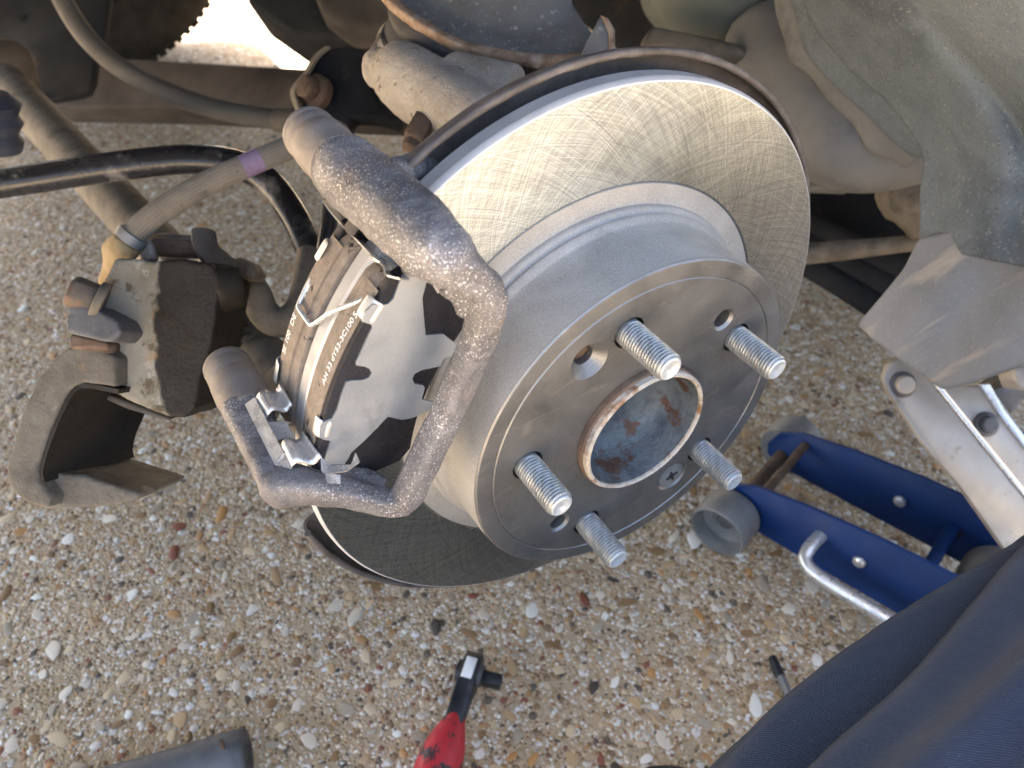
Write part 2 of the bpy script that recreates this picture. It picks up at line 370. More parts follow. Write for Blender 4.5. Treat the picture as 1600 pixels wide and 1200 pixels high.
M['filler'] = mk('dusty_grey_plastic', [(.115, .115, .11), (.185, .182, .17)], 14, .75, 0, .2, 150, spots=[((.10, .095, .09), 20, .58, .12)])
M['felt'] = mk('grey_felt_liner', [(.112, .134, .152), (.158, .185, .205), (.088, .104, .118)], 16, .97, 0, .8, 700, spots=[((.27, .27, .255), 420, .58, .1), ((.07, .07, .07), 520, .60, .08)], spec=.1)
def mat_flap():
    s = NT('muddy_grey_plastic')
    al = (-RGT * .55 - UPV * .83); pe = (RGT * .83 - UPV * .55); v = s.n.new('ShaderNodeCombineXYZ')
    for k, (ax, sc_) in enumerate(((al, 14.), (pe, 70.))):
        d = s.n.new('ShaderNodeVectorMath'); d.operation = 'DOT_PRODUCT'; s.link(s.co, d.inputs[0]); d.inputs[1].default_value = ax * sc_; s.link(d.outputs['Value'], v.inputs[k])
    c = s.ramp(s.noise(18, 5, .6), [(.3, (.15, .16, .17)), (.7, (.215, .225, .24))])
    st = s.mr(s.noise(1.0, 5, .6, vec=v.outputs[0], dist=.4), .54, .66, 0, .85); c = s.mix(st, c, (.36, .325, .275))
    c = s.mix(s.mr(s.noise(500, 3, .6), .55, .7, 0, .4), c, (.30, .29, .27))
    return s.out(c, .65, 0, s.bump(s.noise(60, 5, .6), .4, .003), .35)
M['flap'] = mat_flap()
M['jackblue'] = mk('blue_jack_paint', [(.004, .024, .10), (.006, .034, .135)], 20, .5, 0, .06, 200, spots=[((.02, .02, .04), 60, .64, .08), ((.09, .08, .07), 240, .69, .04)], spec=.25)
M['jackgrey'] = mk('grey_jack_wheel', [(.16, .165, .165), (.25, .25, .245)], 60, .55, .3, .25, 300)
M['plated'] = mk('cream_plated_steel', [(.32, .295, .26), (.40, .372, .335)], 30, .5, .25, .15, 300, spots=[((.22, .185, .145), 60, .60, .12), ((.14, .11, .08), 260, .68, .05)])
M['chrome'] = mk('plated_rod', [(.60, .60, .58), (.70, .70, .68)], 60, .32, .7, 0, 300)
M['red'] = mk('red_grip', [(.38, .02, .03), (.50, .035, .045)], 60, .45, 0, .3, 300, spots=[((.035, .03, .032), 60, .52, .05), ((.20, .03, .03), 120, .6, .1)])
M['toolblack'] = mk('black_tool_steel', [(.022, .024, .028), (.05, .053, .06)], 60, .42, .5, .3, 300)
M['toolgrey'] = mk('dull_tool_steel', [(.065, .066, .068), (.115, .116, .12)], 50, .55, .2, .35, 350, spots=[((.05, .05, .05), 60, .62, .08)])
M['white'] = mat_print('worn_white_sticker', (.72, .71, .66))
M['shoe'] = mk('dark_shoe', [(.012, .011, .015), (.025, .023, .028)], 40, .7, 0, .3, 300)
M['paint'] = mk('silver_car_paint', [(.46, .47, .48), (.50, .51, .52)], 3, .3, .3, .02, 200)
M['navy'] = mk('blue_rubber_boot', [(.025, .03, .045), (.05, .058, .08)], 40, .6, 0, .3, 200)
PEB = [((.66, .58, .45), 22), ((.58, .45, .28), 22), ((.46, .31, .16), 22), ((.24, .14, .06), 16), ((.38, .32, .23), 8), ((.06, .048, .034), 6), ((.22, .075, .04), 3), ((.46, .24, .08), 7), ((.76, .71, .62), 13)]
PM = [mk('pebble_stone', [tuple(c * .8 for c in p), p, tuple(min(.8, c * 1.12) for c in p)], 160, .6, 0, .3, 700) for p, _ in PEB]

exec_order = []
# ================================================================== GROUND
def ico(sub):
    b = bmesh.new(); bmesh.ops.create_icosphere(b, subdivisions=sub, radius=1)
    v = np.array([x.co[:] for x in b.verts]); b.verts.index_update(); f = np.array([[q.index for q in x.verts] for x in b.faces]); b.free(); return v, f
gm = bpy.data.meshes.new('ground'); gm.from_pydata([(-60, -60, 0), (60, -60, 0), (60, 60, 0), (-60, 60, 0)], [], [(0, 1, 2, 3)]); gm.materials.append(M['ground'])
ground = bpy.data.objects.new('ground', gm); col.objects.link(ground)
tag(ground, 'exposed aggregate concrete drive full of cream, brown and white pebbles', None, kind='structure')
rs = np.random.RandomState(3)
def visible(x, y, m=60):
    q = np.stack([x, y, 0 * x]) - CAM[:, None]; c = BM.T @ q
    return (c[2] > .05) & (c[0] / c[2] * F > -800 - m) & (c[0] / c[2] * F < 800 + m) & (c[1] / c[2] * F > -600 - m) & (c[1] / c[2] * F < 600 + m), c[2]
w_ = np.array([p[1] for p in PEB], float); w_ /= w_.sum()
shapes = []
v2, f2 = ico(2)
for k in range(10):
    a = rs.normal(size=(5, 3)); vv = v2.copy()
    for q in a: q = q / np.linalg.norm(q); vv *= (1 + .30 * np.tanh(3 * (v2 @ q)) * rs.uniform(-1, .7))[:, None]; pl_ = rs.uniform(.55, .9); dd_ = vv @ q; vv -= np.maximum(0, dd_ - pl_)[:, None] * q
    shapes.append(vv)
peb_me = {}
placed = []
N = 17000
px = rs.uniform(-.75, .75, N); py = rs.uniform(-.3, 1.55, N); ok, dd = visible(px, py)
idx = np.where(ok)[0]
cand = []
for i in idx:
    s_ = .0027 + .0066 * rs.beta(.9, 4.6); cand.append((s_ / dd[i], s_, px[i], py[i]))
cand.sort(reverse=True)
cell = {}
for key, s_, x, y in cand:
    g = (int(x / .02), int(y / .02)); bad = False
    for a in (-1, 0, 1):
        for b_ in (-1, 0, 1):
            for (qx, qy, qs) in cell.get((g[0] + a, g[1] + b_), ()):
                if (qx - x) ** 2 + (qy - y) ** 2 < (1.25 * (qs + s_)) ** 2: bad = True
    if bad: continue
    cell.setdefault(g, []).append((x, y, s_)); placed.append((s_, x, y))
for i, (s_, x, y) in enumerate(placed[:300]):
    k = i % 10; ci = rs.choice(len(PEB), p=w_)
    if (k, ci) not in peb_me:
        me = bpy.data.meshes.new('pebble'); me.from_pydata(shapes[k].tolist(), [], f2.tolist()); me.materials.append(PM[ci]); me.shade_smooth(); peb_me[(k, ci)] = me
    o = bpy.data.objects.new('pebble', peb_me[(k, ci)]); col.objects.link(o); o.parent = ground
    o.scale = (s_ * rs.uniform(.95, 1.45), s_ * rs.uniform(.65, .95), s_ * rs.uniform(.16, .30)); o.location = (x, y, 0); o.rotation_euler = (rs.uniform(-.15, .15), rs.uniform(-.15, .15), rs.uniform(0, 6.28))
def stone_mass(name, items, base, faces, colors):
    n = len(items); nv = len(base); V = np.zeros((n, nv, 3)); 
    for j, (s_, x, y) in enumerate(items):
        q = rs.uniform(0, 6.28); c, s2 = math.cos(q), math.sin(q)
        b = base * np.array([s_ * rs.uniform(.9, 1.5), s_ * rs.uniform(.6, 1.), s_ * rs.uniform(.18, .34)])
        b = b * (1 + rs.uniform(-.2, .16, (nv, 1)))
        V[j, :, 0] = b[:, 0] * c - b[:, 1] * s2 + x; V[j, :, 1] = b[:, 0] * s2 + b[:, 1] * c + y; V[j, :, 2] = b[:, 2] - .0002
    Fc = (faces[None] + (np.arange(n) * nv)[:, None, None]).reshape(-1, 3)
    me = bpy.data.meshes.new(name); me.vertices.add(n * nv); me.vertices.foreach_set('co', V.ravel())
    me.loops.add(len(Fc) * 3); me.loops.foreach_set('vertex_index', Fc.ravel().astype(np.int32)); me.polygons.add(len(Fc)); me.polygons.foreach_set('loop_start', np.arange(0, len(Fc) * 3, 3, dtype=np.int32))
    at_ = me.attributes.new('stone', 'FLOAT_COLOR', 'POINT'); C4 = np.ones((n, nv, 4)); C4[:, :, :3] = colors[:, None]; at_.data.foreach_set('color', C4.ravel())
    me.update(); me.validate(); me.shade_smooth(); me.materials.append(M['mix'])
    o = bpy.data.objects.new(name, me); col.objects.link(o); o.parent = ground; tag(o, kind='stuff'); return o
def rcol(n):
    c = np.array([PEB[k][0] for k in rs.choice(len(PEB), n, p=w_)]); return np.clip(c * rs.uniform(.75, 1.15, (n, 1)), 0, .8)
rest = placed[300:]
v1, f1 = ico(1)
stone_mass('small_pebbles', rest, v2, f2, rcol(len(rest)))
N = 95000
px = rs.uniform(-.75, .65, N); py = rs.uniform(-.3, 1.15, N); ok, dd = visible(px, py, 30); keep = np.where(ok)[0]
grit = [(.0011 + .0021 * rs.beta(1.2, 3), px[i], py[i]) for i in keep]
stone_mass('grit', grit, v1 * np.array([1, 1, 1.5]), f1, rcol(len(grit)))

# ================================================================== CAR BODY AND WHEEL ARCH
car = thing('car', (0, 0, 0), 'raised car body whose underside and wheel arch surround the brake', 'car')
def side_poly(y, arch=True):
    a = []; r = .37; cz = H + .12
    bot = .27
    a += [(-.88, .66), (-.80, .60)]
    th0 = math.degrees(math.asin((bot - cz) / r)) if arch else 0
    pts = [(r * math.cos(R(q)), cz + r * math.sin(R(q))) for q in np.linspace(155, th0, 28)]
    a += [(-.36, .56)] + pts + [(2.15, bot), (2.2, .62), (2.7, .62), (3.2, .5), (3.35, .62), (3.3, .85), (2.45, .95), (-.88, .95), (-.9, .9)]
    return [Vector((x, y, z)) for x, z in a]
for y0, vec in ((-.075, .012), (1.66, .012)):
    build('body_side', MB().prism(side_poly(y0), (0, vec, 0)), M['paint'], car, bevel=.003)
def tumble(y, z):                          # the glasshouse leans in above the belt line
    k = max(0, z - .95) * .36; return y + k if y < .8 else y - k
for y0 in (-.075, 1.66):
    gh = [(-.88, .952), (2.44, .952), (1.7, 1.5), (-.2, 1.52), (-.75, 1.2)]
    build('glasshouse_side', MB().prism([Vector((x, tumble(y0, z), z)) for x, z in gh], (0, .010, 0)), M['paint'], car, bevel=.003)
top = [(2.2, .64), (3.3, .86), (2.45, .96), (1.7, 1.5), (-.2, 1.52), (-.75, 1.2), (-.9, .9), (-.86, .66)]
mb = MB(); mb.grid([[Vector((x, .8 if y == .8 else tumble(y, z), z)) for x, z in top] for y in (-.073, .8, 1.668)]); build('roof_shell', mb, M['paint'], car, solid=.004, smooth=30)
mb = MB().box((1.35, .86, .36), (.95, 0, 0), (0, .70, 0), (0, 0, .012)); build('floor_pan', mb, M['under'], car, bevel=.004)
mb = MB().box((-.62, .95, .56), (.26, 0, 0), (0, .66, 0), (0, 0, .02)); build('boot_floor', mb, M['under'], car, bevel=.004)
mb = MB().box((.1, 1.0, .62), (.34, 0, 0), (0, .62, 0), (0, 0, .012)); build('rear_floor', mb, M['under'], car, bevel=.004)
# top of the wheel housing
mb = MB(); rows = []
for q in np.linspace(40, 122, 20):
    rows.append([pol(.40, q, y) + Vector((0, 0, .10)) for y in np.linspace(-.065, .33, 6)])
mb.grid(rows); build('wheel_housing', mb, M['under'], car, solid=.003, smooth=60)

# felt liner ahead of the wheel: a curved sheet from its inner edge out to the wing
I = cr([(1238, -60, .56), (1262, 10, .55), (1290, 62, .55), (1335, 115, .545), (1388, 160, .54), (1424, 205, .535), (1446, 246, .53), (1441, 300, .535), (1440, 345, .54), (1441, 388, .545)], 4)
O = cr([(1500, -200, .30), (1620, -110, .31), (1720, -20, .32), (1790, 60, .33), (1830, 140, .345), (1860, 220, .355), (1870, 300, .365), (1870, 360, .375), (1860, 420, .385), (1840, 480, .395)], 4)
rows = []
for i, (a, b) in enumerate(zip(I, O)):
    A = at(a[0], a[1], d=a[2]); B_ = at(b[0], b[1], d=b[2]); row = []
    for k in range(25):
        t = k / 24; p = A.lerp(B_, t); s_ = i / (len(I) - 1)
        nrm = -FWD * .8 - RGT * .6
        bul = .028 * math.sin(math.pi * t) + .006 * math.sin(9 * s_ + 4 * t) * t
        bul -= .024 * math.exp(-((t - .42 - .18 * (1 - s_) + .03 * math.sin(6 * s_)) / .055) ** 2) * min(1, s_ * 2) * (1 - s_ ** 5)   # the long crease
        bul += .007 * math.exp(-(t / .05) ** 2)
        row.append(p + nrm * bul)
    rows.append(row)
mb = MB(); mb.grid(rows); build('felt_liner', mb, M['felt'], car, solid=.004, subd=1, smooth=180, rough=.0012, rscale=60)
# folded flange behind the liner's edge
fl = cr([(1236, -40, .59), (1252, 30, .588), (1268, 80, .58), (1310, 128, .575), (1365, 178, .57), (1405, 218, .565), (1440, 243, .56)], 5)
rows = []
for p in fl:
    a = at(p[0] - 6, p[1] + 6, d=p[2] + .012); b = at(p[0] + 42, p[1] - 20, d=p[2] - .03)
    rows.append([a.lerp(b, k / 5) - FWD * .01 * math.sin(math.pi * k / 5) for k in range(6)])
mb = MB(); mb.grid(rows); build('liner_flange', mb, M['felt'], car, solid=.005, subd=1, smooth=180)
# lower splash guard
poly = [(1436, 372), (1412, 420), (1374, 466), (1340, 506), (1362, 530), (1410, 566), (1474, 611), (1530, 596), (1600, 572), (1690, 540), (1700, 400), (1560, 380), (1490, 360)]
d_of = lambda u, v: .565 - .00038 * (u - 1340) + .00004 * (v - 500)
mb = MB()
cx, cy = 1500, 480
rows = []
for t in np.linspace(1, 0, 10):
    ring = []
    for j in range(len(poly) * 4):
        a, b = poly[j // 4], poly[(j // 4 + 1) % len(poly)]; f = (j % 4) / 4
        u = a[0] + (b[0] - a[0]) * f; v = a[1] + (b[1] - a[1]) * f
        u = cx + (u - cx) * t; v = cy + (v - cy) * t
        ripple = .0035 * math.sin((u * .8 + v * .55) / 21) * (1 - t * .6)
        ring.append(at(u, v, d=d_of(u, v) + ripple))
    ring.append(ring[0]); rows.append(ring)
mb.grid(rows); build('splash_guard', mb, M['flap'], car, solid=.004, subd=1, smooth=60)
build('sill_seam', slab([(1584, 585), (1590, 572), (1640, 565), (1640, 612), (1592, 606)], .55, .02), M['plated'], car, bevel=.002)
# dark panel and ribs behind the liner
build('inner_panel', slab([(1215, 255, .82), (1480, 235, .84), (1480, 470, .78), (1372, 497, .78), (1255, 421, .80)], .8, .02), M['under'], car, bevel=.004)
for a, b in (((1250, 340, .79), (1420, 430, .765)), ((1250, 372, .79), (1400, 455, .765)), ((1250, 410, .785), (1385, 487, .765))):
    mb = MB().tube([(*at(*a[:2], d=a[2]), .010), (*at(*b[:2], d=b[2]), .012)], seg=10, flat=.5); build('panel_rib', mb, M['under'], car)
mb = MB().tube(cr([(*at(1225, 400, d=.70), .0095), (*at(1300, 393, d=.69), .009), (*at(1380, 385, d=.68), .0075), (*at(1452, 377, d=.67), .0068)]), seg=14); build('brace_rod', mb, M['dustbar'], car)
# fuel filler neck and boots
mb = MB()
mb.ball(at(1335, 205, d=.64), .047, (1.15, .9, .85)); mb.ball(at(1265, 170, d=.66), .046); mb.ball(at(1215, 120, d=.68), .04)
mb.tube(cr([(*at(1180, 40, d=.70), .03), (*at(1225, 110, d=.68), .044), (*at(1300, 185, d=.65), .050), (*at(1350, 215, d=.64), .044), (*at(1430, 190, d=.63), .05)]))
build('filler_neck', mb, M['filler'], car, voxel=.004, it=10)
build('filler_tab', slab([(1255, 268), (1330, 283), (1336, 290), (1328, 300), (1262, 297), (1250, 290)], .68, .012), M['filler'], car, bevel=.003)
mb = MB(); mb.ball(at(1430, 285, d=.66), .030, (1, 1, 1.2)); mb.ball(at(1425, 330, d=.66), .016); mb.tube([(*at(1440, 250, d=.66), .03), (*at(1436, 372, d=.66), .008)])
build('rusted_bracket', mb, M['dustbar'], car, voxel=.003, it=3, rough=.004, rscale=90)
rows = []
for k, p in enumerate(fl):
    wob = 7 * math.sin(k * .35) + 3 * math.sin(k * .9)
    a = at(p[0] - 26 - wob * .6, p[1] + 24 + wob, d=p[2] + .03); b = at(p[0] + 12, p[1] - 4, d=p[2] + .012)
    rows.append([a.lerp(b, q / 4) - FWD * .006 * math.sin(math.pi * q / 4) for q in range(5)])
mb = MB(); mb.grid(rows); build('torn_liner_edge', mb, M['filler'], car, solid=.004, subd=1, smooth=180, rough=.0008, rscale=40)
mb = MB(); mb.ball(at(1140, -40, d=.72), .062, (1.25, 1, .95)); mb.ball(at(1075, -22, d=.74), .045); mb.ball(at(1215, -10, d=.72), .04)
build('fuel_tank', mb, M['tank'], car, voxel=.004, it=14)
build('tank_strap', slab([(1020, 38), (1120, 58), (1168, 70), (1165, 92), (1100, 85), (1000, 66)], .66, .02), M['dustbar'], car, bevel=.004)
build('arch_back_panel', slab([(560, -220), (1420, -220), (1420, 330), (1180, 330), (960, 60), (900, 20), (560, -60)], .95, .02), M['under'], car, bevel=.004)
# floor cross member, frame plate, far underbody
bp = [(60, 92), (200, 90), (480, 106), (660, 118), (660, 192), (480, 184), (300, 172), (70, 168)]
build('cross_member', slab(bp, 1.12, .07), M['brownbeam'], car, bevel=.006)
mb = slab([(372, -90), (384, 2), (462, 57), (512, 60), (570, 66), (600, 60), (620, -90)], .98, .10)
build('floor_box', mb, M['under'], car, bevel=.008)
build('heat_shield', slab([(470, -60), (500, 18), (545, 55), (592, 50), (640, 20), (660, -60)], .86, .05), M['brownbeam'], car, bevel=.012)
mb = MB(); pl = [(-60, -60), (178, -60), (168, 10), (163, 55), (150, 92), (146, 128), (138, 146), (118, 152), (78, 158), (66, 148), (58, 122), (50, 92), (38, 72), (18, 58), (-60, 54)]
build('frame_plate', slab(pl, .92, .012), M['under'], car, bevel=.003)
hole = MB().lathe([(0, 0), (.0045, 0)], at(33, 29, d=.9185), -FWD, 20); build('plate_hole', hole, mat_print('plate_hole_black', (.004, .004, .004)), car)
hole = MB().lathe([(0, 0), (.0042, 0)], at(71, 152, d=.9185), -FWD, 20); build('plate_hole', hole, bpy.data.materials['plate_hole_black'], car)
mb = MB().tube([(*at(-40, 95, d=1.0), .05), (*at(30, 100, d=1.02), .048), (*at(60, 130, d=1.05), .03)]); build('frame_pocket', mb, M['brownbeam'], car, voxel=.006)

# tyre on the far side
def tyre(cx, cy, cz):
    t = thing('far_wheel', (cx, cy, 0), 'dark tyre of the opposite wheel standing beyond the underbody', 'wheel')
    pr = [(.19, -.085), (.25, -.10), (.285, -.098), (.302, -.085), (.306, -.05), (.307, 0), (.306, .05), (.302, .085), (.285, .098), (.25, .10), (.19, .085)]
    mb = MB().lathe(pr, (cx, cy, cz), (0, 1, 0), 96); build('tyre', mb, M['tyre'], t)
    mb = MB()
    for k in range(90):
        a = 360 * k / 90
        for yy in (-.07, -.025, .025, .07):
            e = Vector((math.cos(R(a)), 0, math.sin(R(a)))); tt = Vector((-e.z, 0, e.x))
            mb.box(Vector((cx, cy + yy, cz)) + e * (.3022 + rnd.uniform(-.0015, .0018)), e * .005, Vector((0, .018, 0)), tt * rnd.uniform(.006, .0095))
    o = build('tread', mb, M['tyre'], t); tag(o, kind='stuff')
    mb = MB().lathe([(.19, -.07), (.18, -.06), (.17, .04), (.05, .05), (0, .05)], (cx, cy, cz), (0, 1, 0), 48); build('rim', mb, M['under'], t)
tyre(-.055, 1.60, .312)

# ================================================================== SUSPENSION
# link with purple band etc.
o = build('anti_roll_bar', MB().tube(cr([(*at(-60, 296, d=.545), .0098), (*at(60, 278, d=.545), .0098), (*at(180, 260, d=.545), .0098), (*at(290, 249, d=.548), .0098), (*at(365, 256, d=.55), .0098), (*at(418, 284, d=.55), .0097), (*at(458, 335, d=.548), .0096), (*at(484, 392, d=.545), .0095), (*at(505, 460, d=.54), .0095), (*at(530, 560, d=.53), .0095)], 8), seg=24), M['blackbar'])
tag(o, 'glossy black curved anti-roll bar running behind the ribbed brake hose', 'stabiliser bar')
arm = thing('lower_arm', at(240, 370, d=.7), 'dusty brown straight suspension arm crossing behind the black bar', 'suspension arm')
A, B_ = at(10, 130, d=.86), at(438, 590, d=.47)
mb = MB().tube([(*A.lerp(B_, t), .0205 - .004 * t) for t in np.linspace(0, .72, 10)], seg=24); build('tube', mb, M['dustbar'], arm)
mb = MB().tube([(*A.lerp(B_, t), r) for t, r in ((.70, .0125), (.74, .015), (.80, .0155), (.93, .015), (.985, .0138), (1.0, .011))], seg=28); build('rubber_sleeve', mb, M['blackbar'], arm)
mb = MB().tube([(*A.lerp(B_, t), r) for t, r in ((.96, .0158), (.99, .0162), (1.01, .0150))], seg=28); build('end_collar', mb, M['dustbar'], arm)
mb = MB(); mb.ball(at(12, 138, d=.85), .018); mb.tube([(*at(-10, 150, d=.86), .012), (*at(28, 132, d=.84), .010)], seg=6); build('pivot_bolt', mb, M['yellowrust'], arm, voxel=.003)
o = build('rubber_boot', MB().lathe([(0, -.02), (.016, -.02), (.019, -.012), (.016, -.006), (.021, .002), (.018, .008), (.022, .016), (.014, .024), (0, .024)], at(-10, 196, d=.62), Vector((.2, .1, 1)), 28), M['navy'])
tag(o, 'dark blue ribbed rubber boot at the left edge under the arm end', 'rubber boot')
o = build('drop_link', MB().tube(cr([(*at(528, 240, d=.53), .006), (*at(518, 320, d=.525), .0055), (*at(508, 390, d=.52), .0055), (*at(500, 450, d=.52), .006)]), seg=14), M['blackbar'])
tag(o, 'thin dark upright link hanging behind the upper caliper bracket arm', 'link rod')
cb = thing('handbrake_cable', at(450, 190, d=.74), 'long grey sleeved cable sagging from the top left corner', 'cable')
build('sleeve', MB().tube(cr([(*at(72, -60, d=.76), .0092), (*at(98, 0, d=.76), .0092), (*at(135, 58, d=.76), .0092), (*at(190, 107, d=.76), .0092), (*at(270, 147, d=.76), .0092), (*at(350, 173, d=.75), .0092), (*at(440, 188, d=.74), .0090)]), seg=18), M['cable'], cb)
build('end_fitting', MB().tube([(*at(432, 187, d=.742), .0108), (*at(470, 190, d=.735), .0108), (*at(476, 190, d=.735), .0085), (*at(490, 190, d=.732), .0085)], seg=18), M['dustbar'], cb)

bb = thing('bushing_bracket', at(540, 195, d=.6), 'dark stamped bracket with a rusty bolt head beside the bright gap', 'bracket')
pl = [(511, 76), (540, 70), (570, 76), (580, 108), (588, 132), (600, 157), (630, 187), (620, 196), (590, 186), (550, 184), (541, 225), (505, 215), (476, 188), (470, 150), (480, 115), (494, 90)]
build('plate', slab(pl, .6, .02), M['under'], bb, bevel=.003)
fl = cr([(512, 74, .60), (494, 89, .60), (478, 116, .598), (462, 134, .595), (459, 150, .595), (470, 182, .595), (474, 200, .6)], 5)
mb = MB(); mb.grid([[at(p[0], p[1], d=p[2]) + FWD * .02, at(p[0] - 3, p[1], d=p[2]), at(p[0] + 4, p[1], d=p[2] - .006)] for p in fl]); build('flange', mb, M['dustbar'], bb, solid=.002)
hx = lambda c, r, ax, h: MB().lathe([(0, 0), (r, 0), (r, h * .8), (r * .86, h), (0, h)], c, ax, 6)
BA = (-FWD - RGT * .55).normalized()
c0 = at(500, 146, d=.598)
wsh = build('washer', MB().lathe([(0, 0), (.0125, 0), (.0125, .006), (.010, .009), (0, .009)], c0, BA, 28), M['rust'], bb)
build('bolt_head', hx(c0 + BA * .009, .0088, BA, .009), M['rust'], wsh, bevel=.001)

kn = thing('knuckle_casting', at(680, 205, d=.43), 'pale dusty cast knuckle arm poking out behind the shield rim', 'knuckle')
mb = MB()
mb.tube(cr([(*at(592, 100, d=.475), .0085), (*at(620, 112, d=.47), .018), (*at(660, 140, d=.455), .0205), (*at(705, 165, d=.435), .0185), (*at(760, 195, d=.42), .017)]))
mb.ball(at(592, 108, d=.478), .0105, (1, 1, 1.2)); mb.tube([(*at(700, 130, d=.45), .018), (*at(800, 160, d=.44), .02)]); mb.ball(at(700, 182, d=.435), .014)
build('casting', mb, M['castalu'], kn, voxel=.0018, it=8, rough=.0009, rscale=250)
build('lug', slab([(592, 48), (585, 62), (576, 76), (574, 96), (600, 92), (640, 84), (652, 60), (640, 45), (628, 62), (606, 66)], .49, .03), M['dustbar'], kn, voxel=.0015, it=5)
bx = (-FWD * .35 - UPV * .8 - RGT * .35).normalized()
c0 = at(662, 192, d=.43)
build('bolt_block', MB().box(c0 + bx * .006, bx * .008, bx.cross(FWD).normalized() * .0052, bx.cross(bx.cross(FWD)).normalized() * .0055), M['rust'], kn, bevel=.001)
build('bolt', hx(c0 + bx * .013, .0048, bx, .006), M['rust'], kn, bevel=.0006)

# steel spring cup
AX = Vector((.06, -.10, 1)).normalized(); cc = at(765, 8, d=.478)
sp = thing('spring_cup', cc, 'scuffed dark steel spring cup with a rusty rim above the disc', 'spring cup')
rimc = cr([(560, -70, .482), (580, -28, .474), (603, 3, .467), (630, 28, .461), (665, 52, .454), (715, 79, .447), (780, 96, .442), (840, 104, .440), (890, 104, .440), (950, 92, .444)], 6)
walc = cr([(612, -80, .486), (630, -45, .480), (648, -14, .474), (674, 14, .468), (710, 38, .461), (757, 54, .456), (806, 61, .453), (850, 58, .452), (878, 44, .454), (892, 15, .460)], 6)
rows = []
for a, b in zip(rimc, walc):
    p = at(a[0], a[1] - 8, d=a[2]); q = at(b[0], b[1], d=b[2])
    row = [p, p.lerp(q, .35) + UPV * .0005, p.lerp(q, .7) + UPV * .0008, q + UPV * .002] + [q + UPV * h + FWD * h * .12 for h in (.006, .012, .025, .045, .07)]
    rows.append(row)
mb = MB(); mb.grid(rows); build('cup', mb, M['cup'], sp, solid=.003, subd=1, rough=.0016, rscale=70, smooth=180)
mb = MB(); mb.tube([(*at(a[0], a[1] - 9, d=a[2]), .0032) for a in rimc], seg=16, sq=4, ref=(0, 0, 1)); build('rim_edge', mb, M['rustedge'], sp, rough=.0022, rscale=160, smooth=180)
tb = [(900, 40), (906, 60), (915, 72), (928, 70), (948, 74), (957, 66), (958, 48), (950, 34), (938, 27), (930, 44), (920, 60)]
build('tab', slab([(905, 92), (916, 66), (926, 48), (938, 24), (950, 30), (958, 46), (960, 72), (952, 94)], .425, .004), M['cup'], sp, bevel=.001)
build('tab_edge', slab([(938, 22), (951, 28), (961, 46), (962, 84), (952, 86), (951, 50), (945, 34)], .4235, .0055), M['rustedge'], sp, bevel=.0008)
rb = thing('rubber_spring_pad', cc - AX * .03, 'dark ring-shaped rubber seat under the spring cup', 'rubber seat')
build('ring', MB().lathe([(.03, -.008), (.055, -.012), (.060, -.018), (.057, -.024), (.062, -.030), (.054, -.036), (.03, -.036)], cc + UPV * .012, AX, 72, closed=True), M['rubber'], rb, bevel=.001)
build('dust_lip', MB().lathe([(.054, -.0365), (.064, -.0335), (.0665, -.036), (.064, -.040), (.054, -.041)], cc + UPV * .012, AX, 72, closed=True), M['castalu'], rb)

# ================================================================== HUB, DISC, SHIELD
Yax = Vector((0, 1, 0)); HC = Vector((0, 0, H))
hub = thing('wheel_hub', HC, 'wheel hub with corroded centre ring and five threaded studs', 'hub')
build('hub_ring', MB().lathe([(.0296, .012), (.0295, -.004), (.0298, -.0060), (.0308, -.0067), (.0318, -.0056), (.0320, .010)], HC, Yax, 96, closed=True), M['hubring'], hub, rough=.0003, rscale=200)
build('rust_line', MB().lathe([(.0318, .002), (.0326, -.0002), (.0325, -.0026), (.0317, -.0034)], HC, Yax, 96), M['rust'], hub, rough=.0006, rscale=400)
build('bearing_cap', MB().lathe([(.0293, -.0052), (.0288, .000), (.0282, .006), (.027, .012), (.023, .0165), (.012, .019), (0, .0195)], HC, Yax, 72), M['hubcup'], hub, rough=.0002, rscale=200)
build('flange', MB().lathe([(.0325, .0075), (.068, .0075), (.068, .02), (.0325, .02)], HC, Yax, 48, closed=True), M['rust'], hub)
SA = [101.7 - 72 * k for k in range(5)]; SR = .0580; SL = .0252
# stud: a true helical thread
seg, pitch = 28, .0015
prof_rows = []
def stud_mesh(c):
    mb = MB(); rows = []; yy = .008
    n = 150
    for j in range(n + 1):
        y = .008 - (SL + .008) * j / n; row = []
        for i in range(seg + 1):
            ph = ((y / pitch) + i / seg) % 1.0; tri = abs(ph - .5) * 2
            e = min(1, max(0, (SL + y) / .0016)); r = .0060 - .0011 * min(1, max(0, (tri - .12) / .76))
            if y > -.0008: r = .0059
            r = min(r, .0049 + .0011 * e)
            q = 2 * math.pi * i / seg; row.append(c + Vector((r * math.cos(q), y, r * math.sin(q))))
        rows.append(row)
    mb.grid(rows); return mb
ps = pol(SR, SA[0], 0)
s0 = build('wheel_stud', stud_mesh(ps), M['stud'], hub, smooth=60)
s1 = build('stud_end', MB().lathe([(.0049, -SL), (.0043, -SL - .0004), (.0036, -SL - .0003), (.0020, -SL + .0005), (0, -SL + .0008)], ps, Yax, 32), M['studtip'], s0)
# rebase so that the stud can be copied
for o in (s0, s1):
    off = (ps - HC)
    for v in o.data.vertices: v.co -= off
    o.location = (0, 0, 0)
s0.location = ps - HC
for a in SA[1:]:
    c = copy_tree(s0, hub); c.location = pol(SR, a, 0) - HC

